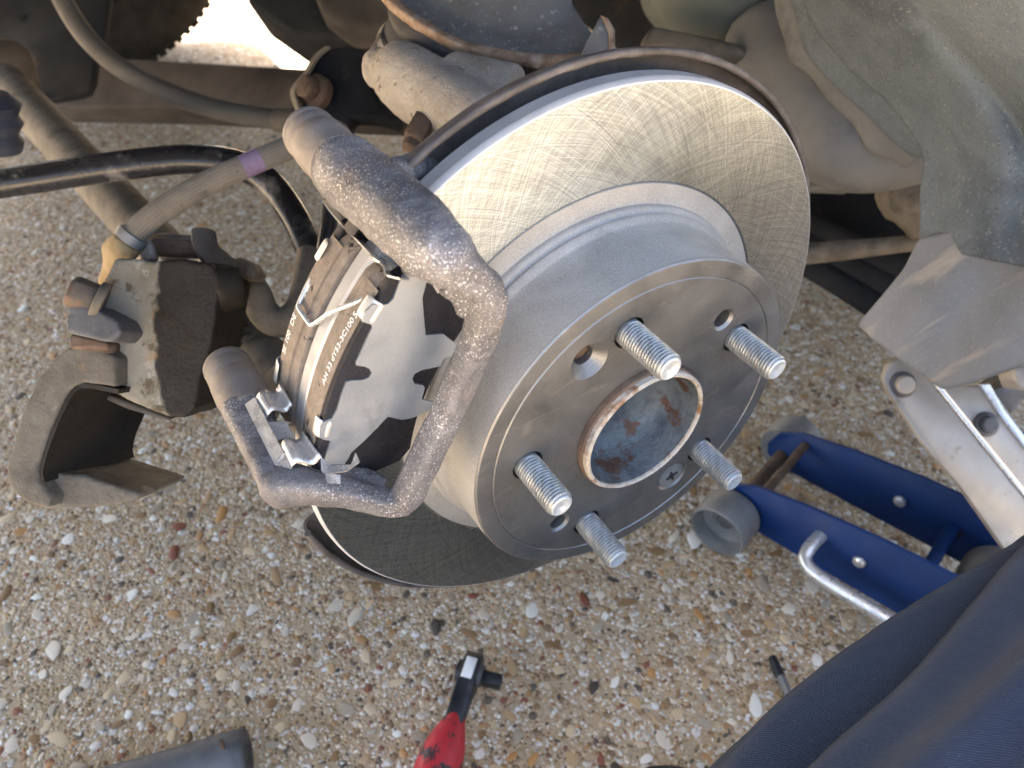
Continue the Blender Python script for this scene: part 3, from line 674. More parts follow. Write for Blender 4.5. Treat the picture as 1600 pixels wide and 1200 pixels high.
disc = thing('brake_disc', HC, 'new silver brake disc with cross-hatched friction face and grey hat', 'brake disc')
seg_n = 256
build('friction_ring', MB().lathe([(.0965, .0395), (.0972, .0384), (.0978, .0380), (.11, .0380), (.125, .0380), (.1374, .0380)], HC, Yax, seg_n), M['disc'], disc, smooth=30)
build('edge_chamfer', MB().lathe([(.1374, .0380), (.1379, .0382), (.1388, .0396), (.1390, .0408)], HC, Yax, seg_n), M['chamfer'], disc, smooth=30)
build('outer_rim', MB().lathe([(.1390, .0408), (.1388, .0410), (.1388, .0472), (.1384, .0478), (.09, .0478)], HC, Yax, seg_n), M['rim'], disc, smooth=30)
o = build('hat', MB().lathe([(.0825, .0008), (.0829, .006), (.0832, .02), (.0835, .0280), (.0842, .0294), (.0856, .0304), (.0861, .0320), (.0853, .0332), (.0856, .0340), (.0872, .0346), (.0879, .0358), (.0881, .0372), (.0892, .0378), (.0965, .0380), (.0968, .0384), (.0968, .044), (.076, .044), (.076, .0060), (.0822, .0060)], HC, Yax, 192, closed=True), M['hat'], disc, smooth=50)
fo = build('hat_face', MB().lathe([(.0323, 0.0004), (.0327, 0), (.0737, 0), (.0741, .0005), (.0746, .0005), (.0750, 0), (.0816, 0), (.0824, .0007), (.0820, .0072), (.0323, .0072)], HC, Yax, 192, closed=True), M['face'], disc, smooth=30)
# real holes for the studs, the puller threads and the countersunk screws
cut = MB()
for a in SA: p = pol(SR, a, 0); cut.lathe([(0, -.01), (.0072, -.01), (.0072, .02), (0, .02)], p, Yax, 32)
for (a, r) in ((46.9, .0585), (227.4, .0588)): cut.lathe([(0, -.01), (.0056, -.01), (.0056, .0), (.0043, .0012), (.0043, .02), (0, .02)], pol(r, a, 0), Yax, 28)
for (a, r) in ((121, .0588), (-61.2, .0573)): cut.lathe([(0, -.01), (.0090, -.01), (.0088, .0), (.0045, .0042), (.0045, .02), (0, .02)], pol(r, a, 0), Yax, 32)
co = build('cutter', cut, None, disc)
m = fo.modifiers.new('c', 'BOOLEAN'); m.operation = 'DIFFERENCE'; m.object = co; m.solver = 'EXACT'
bpy.context.view_layer.update(); bake(fo); finish(fo.data, 25)
bpy.data.objects.remove(co)
pscr = pol(.0573, -61.2, 0)
scr = build('retaining_screw', MB().lathe([(0, .0018), (.0016, .0018), (.0018, .0004), (.0060, .0002), (.0076, .0008), (.0045, .0045), (0, .0045)], pscr, Yax, 32), M['stud'], disc, smooth=25)
for q in (20, 110):
    e = Vector((math.cos(R(q)), 0, math.sin(R(q)))); f_ = Vector((-e.z, 0, e.x))
    build('screw_slot', MB().box(pscr + Vector((0, .0001, 0)), e * .0034, Vector((0, .0003, 0)), f_ * .0006), M['toolblack'], scr)

sh = thing('dust_shield', HC, 'rusty steel dust shield curling round the back of the disc', 'dust shield')
SC = HC + Vector((.002, 0, -.0040))
pr = [(.055, .0590), (.142, .0590), (.1455, .0583), (.1472, .0565), (.1478, .0545), (.1480, .0515)]
build('shield', MB().lathe(pr, SC, Yax, 160, 0, 300, ref=(math.cos(R(134)), 0, math.sin(R(134)))), M['shield'], sh, solid=.0016, rough=.0011, rscale=90, smooth=50)
def arcpts(r, y, a0, a1, n): return [pol(r, a0 + (a1 - a0) * i / n, y) for i in range(n + 1)]
build('rolled_lip', MB().tube([(*(p + SC - HC), .0017) for p in arcpts(.1479, .0512, 134, -166, 150)], seg=10), M['shield'], sh, rough=.0008, rscale=250)

# ================================================================== CALIPER BRACKET
cbk = thing('caliper_bracket', at(600, 790, y=.01), 'pitted grey cast iron caliper bracket looping over the left of the disc', 'caliper bracket')
def ap(u, v, y, r): return (*at(u, v, y=y), r)
mb = MB()
S4 = dict(seg=32, sq=4.0)
mb.tube(cr([ap(526, 250, .0635, .0102), ap(548, 272, .054, .0116), ap(590, 306, .040, .0117), ap(632, 342, .024, .0116), ap(672, 380, .008, .0108), ap(705, 408, -.001, .0090)], 6), ref=(0, 0, 1), seg=32, sq=2.4)
mb.tube(cr([ap(690, 400, .001, .0080), ap(726, 424, -.003, .0066), ap(750, 446, -.004, .0058)], 6), ref=(0, 1, 0), **S4)
mb.tube(cr([ap(760, 455, -.004, .0060), ap(760, 484, -.003, .0058), ap(752, 520, 0, .0055), ap(738, 556, .001, .0054), ap(712, 615, .002, .0053), ap(682, 680, .002, .0053), ap(654, 738, .002, .0054), ap(634, 778, .003, .0055)], 6), ref=(0, 1, 0), **S4)
mb.tube(cr([ap(636, 782, .003, .0050), ap(606, 786, .006, .0049), ap(572, 778, .009, .0047), ap(530, 768, .0125, .0052), ap(485, 761, .016, .0062), ap(440, 757, .020, .0070)], 6), ref=(0, 0, 1), **S4)
mb.tube(cr([ap(440, 762, .020, .0072), ap(424, 724, .032, .0076), ap(402, 676, .048, .0084), ap(386, 637, .0615, .0092)], 6), ref=(0, 0, 1), **S4)
mb.tube(cr([ap(640, 345, .03, .008), ap(605, 296, .05, .009), ap(640, 266, .056, .006), ap(672, 262, .062, .005)], 6), seg=16)
mb.tube(cr([ap(668, 398, .012, .0060), ap(648, 410, .015, .0046), ap(634, 424, .018, .0022)], 6), seg=14)
mb.tube(cr([ap(700, 440, .004, .0045), ap(716, 462, .003, .0035), ap(728, 490, .002, .003)], 6), seg=12)
mb.tube(cr([ap(520, 752, .018, .005), ap(560, 744, .02, .0040), ap(600, 764, .012, .005)], 6), seg=12)
mb.ball(at(756, 450, y=-.004), .0066); mb.ball(at(748, 445, y=-.004), .0064); mb.ball(at(762, 466, y=-.0035), .0062)
mb.ball(at(633, 779, y=.003), .0058); mb.ball(at(440, 760, y=.020), .0080); mb.ball(at(452, 760, y=.019), .0074); mb.ball(at(698, 404, y=0), .0094)
build('casting', mb, M['carrier'], cbk, voxel=.0009, it=7, rough=.0015, rscale=130)
# machined pin housings, with ridges
def pin(p0, p1, rads, mat, nm, parent):
    a, b = Vector(p0), Vector(p1)
    return build(nm, MB().tube([(*a.lerp(b, t), r) for t, r in rads], seg=36), mat, parent, smooth=50, rough=.0003, rscale=300)
pinr = [(0, .004), (.004, .0088), (.02, .0097), (.08, .0100), (.11, .0094), (.14, .0099), (.30, .0101), (.34, .0096), (.37, .0103), (.62, .0107), (.66, .0101), (1, .0108)]
M['pin'] = mk('dusty_machined_iron', [(.15, .13, .115), (.22, .195, .175)], 60, .7, .2, .4, 400, spots=[((.28, .25, .21), 60, .6, .1)])
pin(at(481, 206, y=.0875), at(532, 258, y=.0595), pinr, M['pin'], 'pin_housing', cbk)
pin(at(353, 570, y=.0925), at(396, 648, y=.058), pinr, M['pin'], 'pin_housing', cbk)
M['pinrust'] = M['rust']

# ================================================================== BRAKE PADS
def ppoly(pts, y): return [pol(r, a, y) for r, a in pts]
def arc(r, a0, a1, n=12): return [(r, a0 + (a1 - a0) * i / n) for i in range(n + 1)]
PADP = arc(.1405, 134.5, 169.5, 16) + [(.1385, 171.5), (.134, 172.5), (.132, 176.5), (.119, 177), (.1185, 172.5), (.106, 171.5)] + arc(.1015, 168.5, 136, 12) + [(.1060, 132.5), (.1185, 131.5), (.119, 127.5), (.132, 127.8), (.134, 131.5), (.1385, 132.5)]
FRICP = arc(.1400, 136.5, 167.5, 16) + [(.1385, 169), (.107, 168.5)] + arc(.1030, 166, 138.5, 12) + [(.107, 135.5), (.1385, 135)]
def text_on(s_, parent, r, a, y, size, mat):
    cu = bpy.data.curves.new('t', 'FONT'); cu.body = s_; cu.size = size; cu.align_x = 'LEFT'; cu.extrude = .00008
    to = bpy.data.objects.new('t', cu); col.objects.link(to); bpy.context.view_layer.update()
    me = bpy.data.meshes.new_from_object(to.evaluated_get(bpy.context.evaluated_depsgraph_get())); bpy.data.objects.remove(to); bpy.data.curves.remove(cu)
    o_ = parent_loc(parent)
    for v in me.vertices:
        aa = a - math.degrees(v.co.x / r); rr = r + v.co.z; p = pol(rr, aa, y + v.co.y) - o_; v.co = p
    me.materials.clear(); me.materials.append(mat); o = bpy.data.objects.new('print', me); col.objects.link(o); o.parent = parent; return o
op = thing('brake_pad', pol(.12, 152, .02), 'outer brake pad with bright bare metal shim facing the camera', 'brake pad')
build('backing_plate', MB().prism(ppoly(PADP, .0205), (0, .0052, 0)), M['padblack'], op, bevel=.0006)
opf = build('friction_block', MB().prism(ppoly(FRICP, .0258), (0, .0120, 0)), M['friction'], op, bevel=.0008)
edge = M['friction']
build('coated_edge', MB().prism(ppoly(arc(.1410, 137, 166, 16) + arc(.1400, 166, 137, 16), .0235), (0, .009, 0)), M['friction'], op)
SH = [(629, 431), (650, 432), (668, 435), (664, 450), (660, 466), (662, 490), (665, 524), (680, 523), (693, 522), (712, 537), (716, 548), (704, 556), (694, 560), (688, 572), (676, 575), (660, 578), (648, 584), (644, 592), (648, 600), (661, 602), (664, 606), (659, 624), (672, 628), (690, 628), (668, 642), (653, 650), (640, 654), (628, 656), (606, 651), (590, 668), (568, 690), (549, 707), (544, 717), (538, 726), (505, 726), (510, 708), (517, 689), (506, 687), (500, 684), (501, 666), (505, 660), (519, 654), (527, 640), (534, 615), (541, 597), (548, 595), (567, 594), (577, 590), (581, 583), (578, 577), (570, 573), (557, 571), (556, 566), (561, 556), (572, 532), (582, 511), (579, 507), (566, 503), (571, 487), (583, 476), (597, 477), (607, 475), (615, 467), (622, 448)]
ops = build('shim', MB().prism([at(u, v, y=.0198) for u, v in SH], (0, .0008, 0)), M['bare'], op, smooth=0)
# folded shim tabs gripping the outer edge of the plate
def tab(parent, a0, a1, y0, y1, r, mat, curl=1):
    rows = []
    for i in range(5):
        a = a0 + (a1 - a0) * i / 4
        rows.append([pol(r - .0035, a, y0), pol(r - .0012, a, y0), pol(r + .0004, a, y0 + .0008 * curl), pol(r + .0011, a, y0 + .0025 * curl), pol(r + .0012, a, y1)])
    mb = MB(); mb.grid(rows); return build('shim_tab', mb, mat, parent, solid=.0007, subd=1, smooth=180)
M['tab'] = mk('pale_shim_tab', [(.55, .54, .52), (.66, .65, .62)], 60, .45, .6, .1, 500)
tab(ops, ang_of(566, 502, .0202), ang_of(588, 470, .0202), .0200, .0255, .1410, M['tab'])
tab(ops, ang_of(497, 686, .0202), ang_of(507, 658, .0202), .0200, .0250, .1405, M['tab'])
rT = .1412
text_on('AH 33', opf, rT, ang_of(507, 603, .0255), .0258, .0034, M['print'])
text_on('dY53-3C', opf, rT, ang_of(526, 567, .0255), .0258, .0034, M['print'])
text_on('100', opf, rT, ang_of(550, 522, .0255), .0255, .0036, M['print'])
text_on('5', opf, rT, ang_of(562, 500, .0255), .0252, .0040, M['print'])

ip = thing('brake_pad', pol(.12, 152, .066), 'inner brake pad half hidden behind the rim of the disc', 'brake pad')
ipf = build('friction_block', MB().prism(ppoly(FRICP, .0485), (0, .0115, 0)), M['friction'], ip, bevel=.0008)
build('backing_plate', MB().prism(ppoly(PADP, .0602), (0, .0052, 0)), M['padblack'], ip, bevel=.0006)
build('coated_edge', MB().prism(ppoly(arc(.1410, 137, 166, 16) + arc(.1400, 166, 137, 16), .0545), (0, .0095, 0)), M['friction'], ip)
ips = build('shim', MB().prism(ppoly(arc(.139, 136, 167, 12) + arc(.106, 167, 136, 12), .0656), (0, .0008, 0)), M['bare'], ip)
tab(ips, ang_of(452, 592, .064), ang_of(448, 560, .064), .0664, .0606, .1412, M['tab'], -1)
tab(ips, ang_of(503, 408, .064), ang_of(520, 378, .064), .0664, .0606, .1412, M['tab'], -1)
text_on('SE 100', ipf, rT, ang_of(450, 556, .060), .0605, .0038, M['print'])
text_on('DE', ipf, rT, ang_of(462, 512, .060), .0605, .0040, M['print'])
text_on('AV CG', ipf, rT, ang_of(471, 488, .060), .0600, .0036, M['print'])
text_on('3E', ipf, rT, ang_of(483, 458, .060), .0600, .0036, M['print'])

o = build('wire_spring', MB().tube(cr([ap(594, 456, .0255, .0009), ap(589, 458, .0258, .0009), ap(552, 474, .031, .0009), ap(518, 488, .038, .0009), ap(500, 500, .044, .0009), ap(489, 507, .048, .0009), ap(484, 506, .050, .0009), ap(474, 492, .054, .0009), ap(467, 481, .058, .0009), ap(468, 473, .060, .0009), ap(481, 446, .062, .0009), ap(502, 414, .0635, .0009), ap(518, 385, .065, .0009), ap(524, 377, .066, .0009), ap(530, 377, .068, .0009)], 6), seg=12), M['wire'])
tag(o, 'bent bright wire spring bridging the two brake pads', 'wire spring')

# abutment clips
cl = thing('pad_clip', at(450, 735, y=.03), 'folded stainless pad clip on the lower arm of the caliper bracket', 'pad clip')
def sheet(rows, nm, parent, mat, th=.0006, key='d'):
    mb = MB(); mb.grid([[at(*p[:2], **{key: p[2]}) for p in r] for r in rows]); return build(nm, mb, mat, parent, solid=th, smooth=40)
def ll(a, b, t): return tuple(a[i] + (b[i] - a[i]) * t for i in range(3))
L0, L1 = (383, 632, 0.3070), (430, 727, 0.2925)
sheet([[ll(L0, L1, t), ll((399, 621, 0.3055), (444, 708, 0.2920), t)] for t in np.linspace(0, 1, 6)], 'base_strip', cl, M['stainless'])
def wave_sheet(A0, A1, B0, B1, nm, amp, ph=.08):
    rows = []
    for j in range(6):
        s_ = j / 5; a = ll(A0, A1, s_); b = ll(B0, B1, s_); row = []
        for k in range(21):
            t = k / 20; p = at(*ll(a, b, t)[:2], d=ll(a, b, t)[2]); row.append(p + (-FWD * .75 + UPV * .65) * amp * math.sin(2 * math.pi * (t * 1.15 - ph)))
        rows.append(row)
    mb = MB(); mb.grid(rows); return build(nm, mb, M['stainless'], cl, solid=.0006, smooth=180)
wave_sheet((399, 621, 0.3055), (416, 651, 0.3015), (438, 601, 0.3095), (457, 634, 0.3055), 'clip_wing', .0018)
sheet([[(420, 660, 0.2995), (447, 659, 0.3000)], [(434, 688, 0.2955), (458, 681, 0.2975)]], 'clip_tongue', cl, M['stainless'])
wave_sheet((437, 696, 0.2935), (452, 732, 0.2905), (474, 676, 0.2975), (503, 716, 0.2925), 'clip_wing', .0020)
sheet([[(434, 700, 0.2945), (446, 706, 0.2925)], [(430, 727, 0.2925), (456, 733, 0.2900)]], 'clip_corner', cl, M['stainless'])
sheet([[(501, 714, 0.2925), (502, 736, 0.2905)], [(520, 728, 0.2920), (508, 741, 0.2900)], [(549, 726, 0.2910), (541, 737, 0.2900)], [(556, 708, 0.2905), (562, 722, 0.2900)]], 'clip_cradle', cl, M['stainless'])
sheet([[(508, 740, 0.2865), (532, 742, 0.2860)], [(512, 755, 0.2850), (532, 756, 0.2850)]], 'clip_tag', cl, M['stainless'])
cl2 = thing('pad_clip', at(640, 440, y=.02), 'thin stainless pad clip wedged under the upper bracket arm', 'pad clip')
ed = cr([(512, 308, .082), (535, 338, .070), (558, 362, .058), (577, 382, .046), (594, 400, .036), (603, 406, .031), (609, 414, .028), (611, 424, .026), (622, 428, .022), (634, 431, .018)], 4)
mb = MB(); mb.grid([[at(p[0] - 9, p[1] + 5, y=p[2] - .006), at(p[0] + 6, p[1] + 6, y=p[2] + .002), at(p[0] + 22, p[1] + 10, y=p[2] + .010)] for p in ed]); build('spring_leaf', mb, M['stainless'], cl2, solid=.0006, smooth=60)
ed = cr([(528, 338, .074), (548, 354, .064), (552, 362, .062), (566, 364, .056), (583, 372, .048), (590, 388, .042)], 4)
mb = MB(); mb.grid([[at(p[0], p[1], y=p[2]), at(p[0] + 5, p[1] - 6, y=p[2])] for p in ed]); build('spring_tongue', mb, M['stainless'], cl2, solid=.0005, smooth=60)
sheet([[(656, 404, .008), (690, 412, .005)], [(668, 409, .012), (689, 416, .010)]], 'clip_ledge', cl2, M['stainless'], key='y')
sheet([[(676, 414, .010), (691, 414, .008)], [(674, 440, .010), (686, 440, .008)], [(684, 458, .010), (692, 452, .009)]], 'clip_hook', cl2, M['stainless'], key='y')

# ================================================================== HANGING CALIPER
cal = thing('brake_caliper', at(150, 795, d=.42), 'rust-stained brake caliper with an oily patch hanging from its hose', 'brake caliper')
CT = (.001, .004)
mb = slab([(179, 402), (233, 408), (283, 404), (330, 412), (345, 440), (338, 487), (333, 528), (314, 587), (306, 637), (287, 654), (262, 652), (208, 630), (160, 606), (112, 604), (100, 560), (120, 520), (142, 478), (166, 430)], .415, .045, CT)
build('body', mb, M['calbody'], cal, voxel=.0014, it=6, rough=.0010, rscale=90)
mb = slab([(100, 546), (54, 596), (28, 660), (8, 728), (12, 762), (34, 783), (76, 795), (80, 776), (60, 752), (58, 728), (76, 672), (104, 612), (128, 598), (180, 606), (180, 560), (140, 530)], .408, .052, (.022, .008))
build('bridge', mb, M['caliper'], cal, voxel=.0013, it=4, rough=.0008, rscale=90)
mb = slab([(36, 770), (70, 738), (130, 742), (222, 772), (212, 782), (180, 790), (76, 797), (40, 785)], .415, .048, (.004, .004))
build('finger', mb, M['caliper'], cal, voxel=.0014, it=5, rough=.0009, rscale=150)
build('finger_face', slab([(70, 733), (130, 745), (221, 770), (219, 779), (192, 784), (70, 748)], .421, .03, (.004, .004)), M['caldark'], cal, bevel=.001)
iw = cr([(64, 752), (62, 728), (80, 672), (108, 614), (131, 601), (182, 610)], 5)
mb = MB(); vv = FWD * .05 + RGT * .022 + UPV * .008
mb.grid([[at(p[0] + 3, p[1] + 2, d=.4085), at(p[0] + 3, p[1] + 2, d=.4085) + vv] for p in iw]); build('inner_shade_liner', mb, M['oily'], cal, solid=.0025, smooth=50)  # dark sheet lining the bridge: shade and oil wetness put into its colour
build('inner_web', slab([(112, 622), (182, 624), (190, 650), (150, 740), (76, 732)], .452, .008, (.012, .004)), M['oily'], cal, bevel=.002)  # back of the cavity, its shade held in the colour too
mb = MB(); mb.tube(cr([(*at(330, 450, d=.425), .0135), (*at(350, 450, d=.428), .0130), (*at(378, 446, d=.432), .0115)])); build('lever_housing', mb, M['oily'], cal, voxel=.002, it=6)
build('piston_seal', slab([(140, 606), (208, 630), (268, 654), (262, 658), (200, 640), (150, 618)], .43, .03, CT), M['caldark'], cal, bevel=.001)
# bolt, lug
BX = (-RGT * .8 + UPV * .35 - FWD * .35).normalized()
bc = at(150, 470, d=.405)
build('slide_bolt', hx(bc, .0088, BX, .013), M['caldark'], cal, bevel=.001)
build('bolt_collar', MB().lathe([(0, -.004), (.0105, -.004), (.0105, .0005), (0, .0005)], bc, BX, 28), M['caliper'], cal, bevel=.0008)
build('lug', slab([(100, 500), (112, 472), (140, 478), (182, 500), (190, 518), (176, 535), (150, 532), (104, 520)], .398, .022, (.004, 0)), M['toolgrey'], cal, voxel=.0012, it=5, rough=.0008, rscale=200)
build('lug_pin', slab([(108, 520), (170, 534), (168, 552), (140, 548), (106, 545)], .403, .015), M['rust'], cal, bevel=.002)
# hand brake lever parts on top
mb = slab([(222, 382), (240, 370), (330, 378), (356, 400), (350, 412), (300, 400), (236, 398)], .445, .012); build('lever_plate', mb, M['rust'], cal, bevel=.002)
mb = slab([(226, 366), (300, 366), (318, 374), (312, 382), (230, 376)], .455, .010); build('lever_rod', mb, M['dustbar'], cal, bevel=.003)
mb = MB().tube(cr([(*at(318, 362, d=.44), .0045), (*at(322, 385, d=.438), .0048), (*at(340, 408, d=.435), .0052), (*at(372, 425, d=.432), .005)]), seg=12, flat=1.6); build('spring_arm', mb, M['caldark'], cal)
mb = slab([(356, 410), (372, 400), (392, 408), (400, 424), (396, 436), (364, 432)], .445, .02); build('lever_boss', mb, M['caliper'], cal, voxel=.0016, it=4)
build('fitting', slab([(214, 396), (226, 366), (236, 384), (240, 404), (226, 408)], .44, .008), M['castalu'], cal, bevel=.001)
# banjo end where the hose joins
hs = thing('brake_hose', at(200, 400, d=.43), 'dusty ribbed brake hose with a purple band feeding the hanging caliper', 'brake hose')
HP = cr([(*at(203, 374, d=.432), .0063), (*at(222, 352, d=.432), .0063), (*at(258, 325, d=.434), .0063), (*at(320, 288, d=.44), .0063), (*at(392, 256, d=.448), .0063), (*at(462, 226, d=.458), .0063), (*at(520, 206, d=.468), .0063), (*at(535, 215, d=.50), .0063)], 10)
mb = MB(); P = [Vector(p[:3]) for p in HP]
# longitudinal ribs
segs = 48; vs = []; a = Vector((0, 0, 1)); n = len(P)
for i in range(n):
    T = (P[min(i + 1, n - 1)] - P[max(i - 1, 0)]).normalized(); a = (a - T * a.dot(T)).normalized(); b = T.cross(a)
    for k in range(segs):
        q = 2 * math.pi * k / segs; r = .0063 * (1 + .035 * (1 if k % 2 else -1)); vs.append(P[i] + a * r * math.cos(q) + b * r * math.sin(q))
mb.add(vs, [(i * segs + k, i * segs + (k + 1) % segs, (i + 1) * segs + (k + 1) % segs, (i + 1) * segs + k) for i in range(n - 1) for k in range(segs)])
hob = build('hose', mb, M['hose'], hs, smooth=60)
def on_path(p): return min(range(n), key=lambda i: (P[i] - p).length)
i0 = on_path(at(376, 264, d=.446)); build('paint_band', MB().tube([(*P[i], .00655) for i in range(i0, i0 + 5)], seg=32, caps=False), M['purple'], hob)
i0 = on_path(at(452, 230, d=.457)); build('paint_band', MB().tube([(*P[i], .00655) for i in range(i0, i0 + 4)], seg=32, caps=False), M['purple'], hob)
D0 = (P[0] - P[4]).normalized()
build('ferrule_ring', MB().lathe([(.006, -.003), (.0080, -.0025), (.0084, 0), (.0080, .0025), (.006, .003)], P[0] + D0 * -.001, D0, 32, closed=True), M['jackgrey'], hs)
mb = MB(); mb.tube(cr([(*(P[0] + D0 * .001), .0078), (*at(192, 388, d=.433), .0082), (*at(184, 400, d=.436), .0075), (*at(178, 420, d=.44), .006), (*at(166, 445, d=.445), .005)])); mb.ball(at(182, 392, d=.435), .0075)
build('banjo_end', mb, M['yellowrust'], hs, voxel=.0013, it=5, rough=.0008, rscale=250)
o = build('line_clip', MB().tube(cr([(*at(392, 440, d=.47), .0075), (*at(402, 462, d=.47), .0085), (*at(412, 488, d=.472), .009), (*at(432, 503, d=.474), .009), (*at(455, 498, d=.476), .009), (*at(470, 475, d=.48), .0085), (*at(478, 430, d=.49), .0075), (*at(482, 395, d=.5), .007)]), seg=18), M['dustbar'])
tag(o, 'dusty U-shaped pipe clip between the hanging caliper and the pads', 'pipe clip')

# ================================================================== TROLLEY JACK
ju = Vector((.306, -.952, 0)).normalized(); jv = Vector((.893, .45, 0)); jv = (jv - ju * jv.dot(ju)).normalized()
J0 = Vector((.278, .122, 0)); Zv = Vector((0, 0, 1))
def jp(s_, t, z): return J0 + ju * s_ + jv * t + Zv * z
jk = thing('trolley_jack', jp(.1, 0, 0), 'low blue trolley jack with grey rollers and a plated lifting arm', 'trolley jack')
jo = [(-.016, .034), (-.008, .054), (.012, .066), (.06, .076), (.12, .084), (.19, .088), (.215, .078), (.30, .090), (.40, .095), (.44, .07), (.44, .03), (.40, .018), (.10, .014), (.0, .014), (-.014, .022)]
for t in (-.043, .043):
    p = build('side_plate', MB().prism([jp(s_, t, z) for s_, z in jo], jv * .004), M['jackblue'], jk, bevel=.001)
for t0, t1 in ((-.078, -.046), (.050, .080)):
    L_ = t1 - t0; sgn = -1 if t0 < 0 else 1
    pr = [(.006, .018), (.012, .018), (.013, .0165), (.017, .0165), (.0215, .015), (.0232, .003), (.0240, .000), (.0256, .0006), (.0264, .004), (.0266, .014), (.0266, L_ - .004), (.025, L_), (.006, L_)]
    rol = build('roller', MB().lathe(pr, jp(.0, t0 if sgn < 0 else t1, .0270), jv * (-sgn), 48), M['jackgrey'], jk, smooth=40)
    build('axle_nut', hx(jp(.0, (t0 + .0185) if sgn < 0 else (t1 - .0185), .029), .0085, jv * sgn, .006), M['toolgrey'], rol, bevel=.0008)
build('front_axle', MB().tube([jp(0, -.06, .029), jp(0, .06, .029)], .006, 16), M['rust'], jk)
build('cross_rod', MB().tube([jp(.018, -.042, .056), jp(.018, .042, .056)], .004, 14), M['rust'], jk)
build('cross_rod', MB().tube([jp(.155, -.042, .05), jp(.155, .042, .05)], .0055, 14), M['jackblue'], jk)
for s_, z in ((.11, .050), (.19, .040)):
    for t in (-.0445, .0405):
        build('rivet', MB().lathe([(.0055, 0), (.005, .002), (.003, .0035), (0, .004)], jp(s_, t, z), -jv, 20), M['chrome'], jk)
build('rear_roller', MB().lathe([(.008, 0), (.024, .001), (.030, .0), (.032, .004), (.032, .03), (.008, .034)], jp(.205, .0, .038), jv, 40), M['jackgrey'], jk)
# plated guide bar bent round the near side
build('guide_bar', MB().tube(cr([(*jp(.075, -.040, .052), .0058), (*jp(.073, -.058, .050), .0058), (*jp(.076, -.070, .046), .0058), (*jp(.092, -.075, .044), .0058), (*jp(.14, -.0765, .044), .0058), (*jp(.22, -.078, .046), .0058), (*jp(.32, -.08, .05), .0058)], 8), seg=18), M['chrome'], jk)
# lifting arm: two plates and a bridge, rising toward the sill
def arm_plate(poly, d, th, nm, mat): return build(nm, slab(poly, d, th), mat, jk, bevel=.0012)
arm_plate([(1388, 612, .595), (1380, 590, .60), (1386, 572, .60), (1402, 560, .60), (1425, 566, .60), (1450, 590, .60), (1530, 690, .60), (1615, 795, .60), (1660, 860, .60), (1600, 900, .60), (1560, 845, .60), (1500, 760, .60), (1440, 690, .60)], .6, .006, 'lift_arm', M['plated'])
build('arm_edge', slab([(1425, 566), (1450, 588), (1530, 688), (1615, 793), (1660, 858), (1668, 852), (1622, 788), (1537, 684), (1456, 583), (1432, 562)], .599, .03), M['chrome'], jk, bevel=.001)
arm_plate([(1440, 585), (1470, 600), (1540, 605), (1562, 622), (1640, 735), (1700, 820), (1690, 900), (1600, 790), (1530, 690)], .632, .006, 'lift_arm', M['plated'])
build('arm_edge', slab([(1530, 600), (1548, 600), (1570, 640), (1650, 745), (1710, 825), (1702, 832), (1640, 750), (1560, 646)], .630, .03), M['chrome'], jk, bevel=.001)
build('saddle_block', slab([(1570, 600), (1600, 580), (1620, 590), (1590, 640), (1575, 650), (1545, 612)], .66, .04), M['toolgrey'], jk, bevel=.002)
pa = -FWD
for (u, v, d) in ((1410, 601, .5995), (1541, 663, .6315)):
    c0 = at(u, v, d=d)
    pw = build('pivot_washer', MB().lathe([(0, 0), (.0098, 0), (.0098, .0012), (.0085, .0022), (0, .0022)], c0, pa, 28), M['toolgrey'], jk)
    build('pivot_pin', MB().lathe([(0, .002), (.0068, .002), (.0068, .0055), (.0055, .0068), (0, .007)], c0, pa, 24), M['plated'] if u < 1500 else M['toolgrey'], pw)

# ================================================================== TOOLS ON THE GROUND
rt = thing('ratchet', at(690, 1190, z=.0), 'ratchet handle with a worn red grip and black head lying on the pebbles', 'ratchet')
r0, r1 = at(735, 1052, z=.020), at(712, 1120, z=.020)
ra = (r1 - r0); ra.z = 0; ra.normalize(); rv = Zv.cross(ra)
mb = MB()
mb.prism([r0 + ra * a_ + Zv * b_ for a_, b_ in ((-.014, -.008), (-.016, 0), (-.014, .008), (-.006, .0125), (.006, .0125), (.016, .009), (.028, .007), (.05, .0065), (.05, -.0065), (.028, -.007), (.016, -.009), (.006, -.0125), (-.006, -.0125))], rv * .014)
for v in mb.v: v -= rv * .007
hd = build('head', mb, M['toolblack'], rt, bevel=.002, bseg=3)
build('square_drive', MB().box(r0 - rv * -.015 + ra * .001, rv * .010, ra * .0047, Zv * .0047), M['toolblack'], hd, bevel=.0006)
build('drive_collar', MB().lathe([(0, 0), (.009, 0), (.008, .004), (0, .004)], r0 + rv * .006, rv, 24), M['toolgrey'], hd)
build('back_knob', MB().lathe([(0, 0), (.009, 0), (.0085, .004), (.006, .005), (0, .005)], r0 - rv * .006, -rv, 24), M['toolblack'], hd)
build('sticker', MB().box(r0 + ra * .002 + Zv * .0128, ra * .0085, rv * .0042, Zv * .0003), M['white'], hd, bevel=.0002)
gp = [(.036, .0075), (.044, .0105), (.056, .0145), (.072, .017), (.095, .0172), (.13, .0160), (.18, .0150), (.2, .012)]
build('grip', MB().tube([(*(r0 + ra * a_ + Zv * .0), r) for a_, r in gp], seg=24, flat=.92), M['red'], rt, rough=.0008, rscale=120)
t0, t1 = at(150, 1240, z=.019), at(388, 1178, z=.021); ta = (t1 - t0).normalized()
tl = thing('socket_bar', (t0 + t1) / 2, 'dull grey steel tool lying at the bottom left edge of the frame', 'tool')
build('barrel', MB().tube([(*(t1 + ta * a_), r) for a_, r in ((-.2, .014), (-.06, .0165), (-.012, .0185), (-.003, .0185), (.0, .0172), (.0, .012), (-.012, .0115))], seg=32), M['toolgrey'], tl, bevel=.0006)
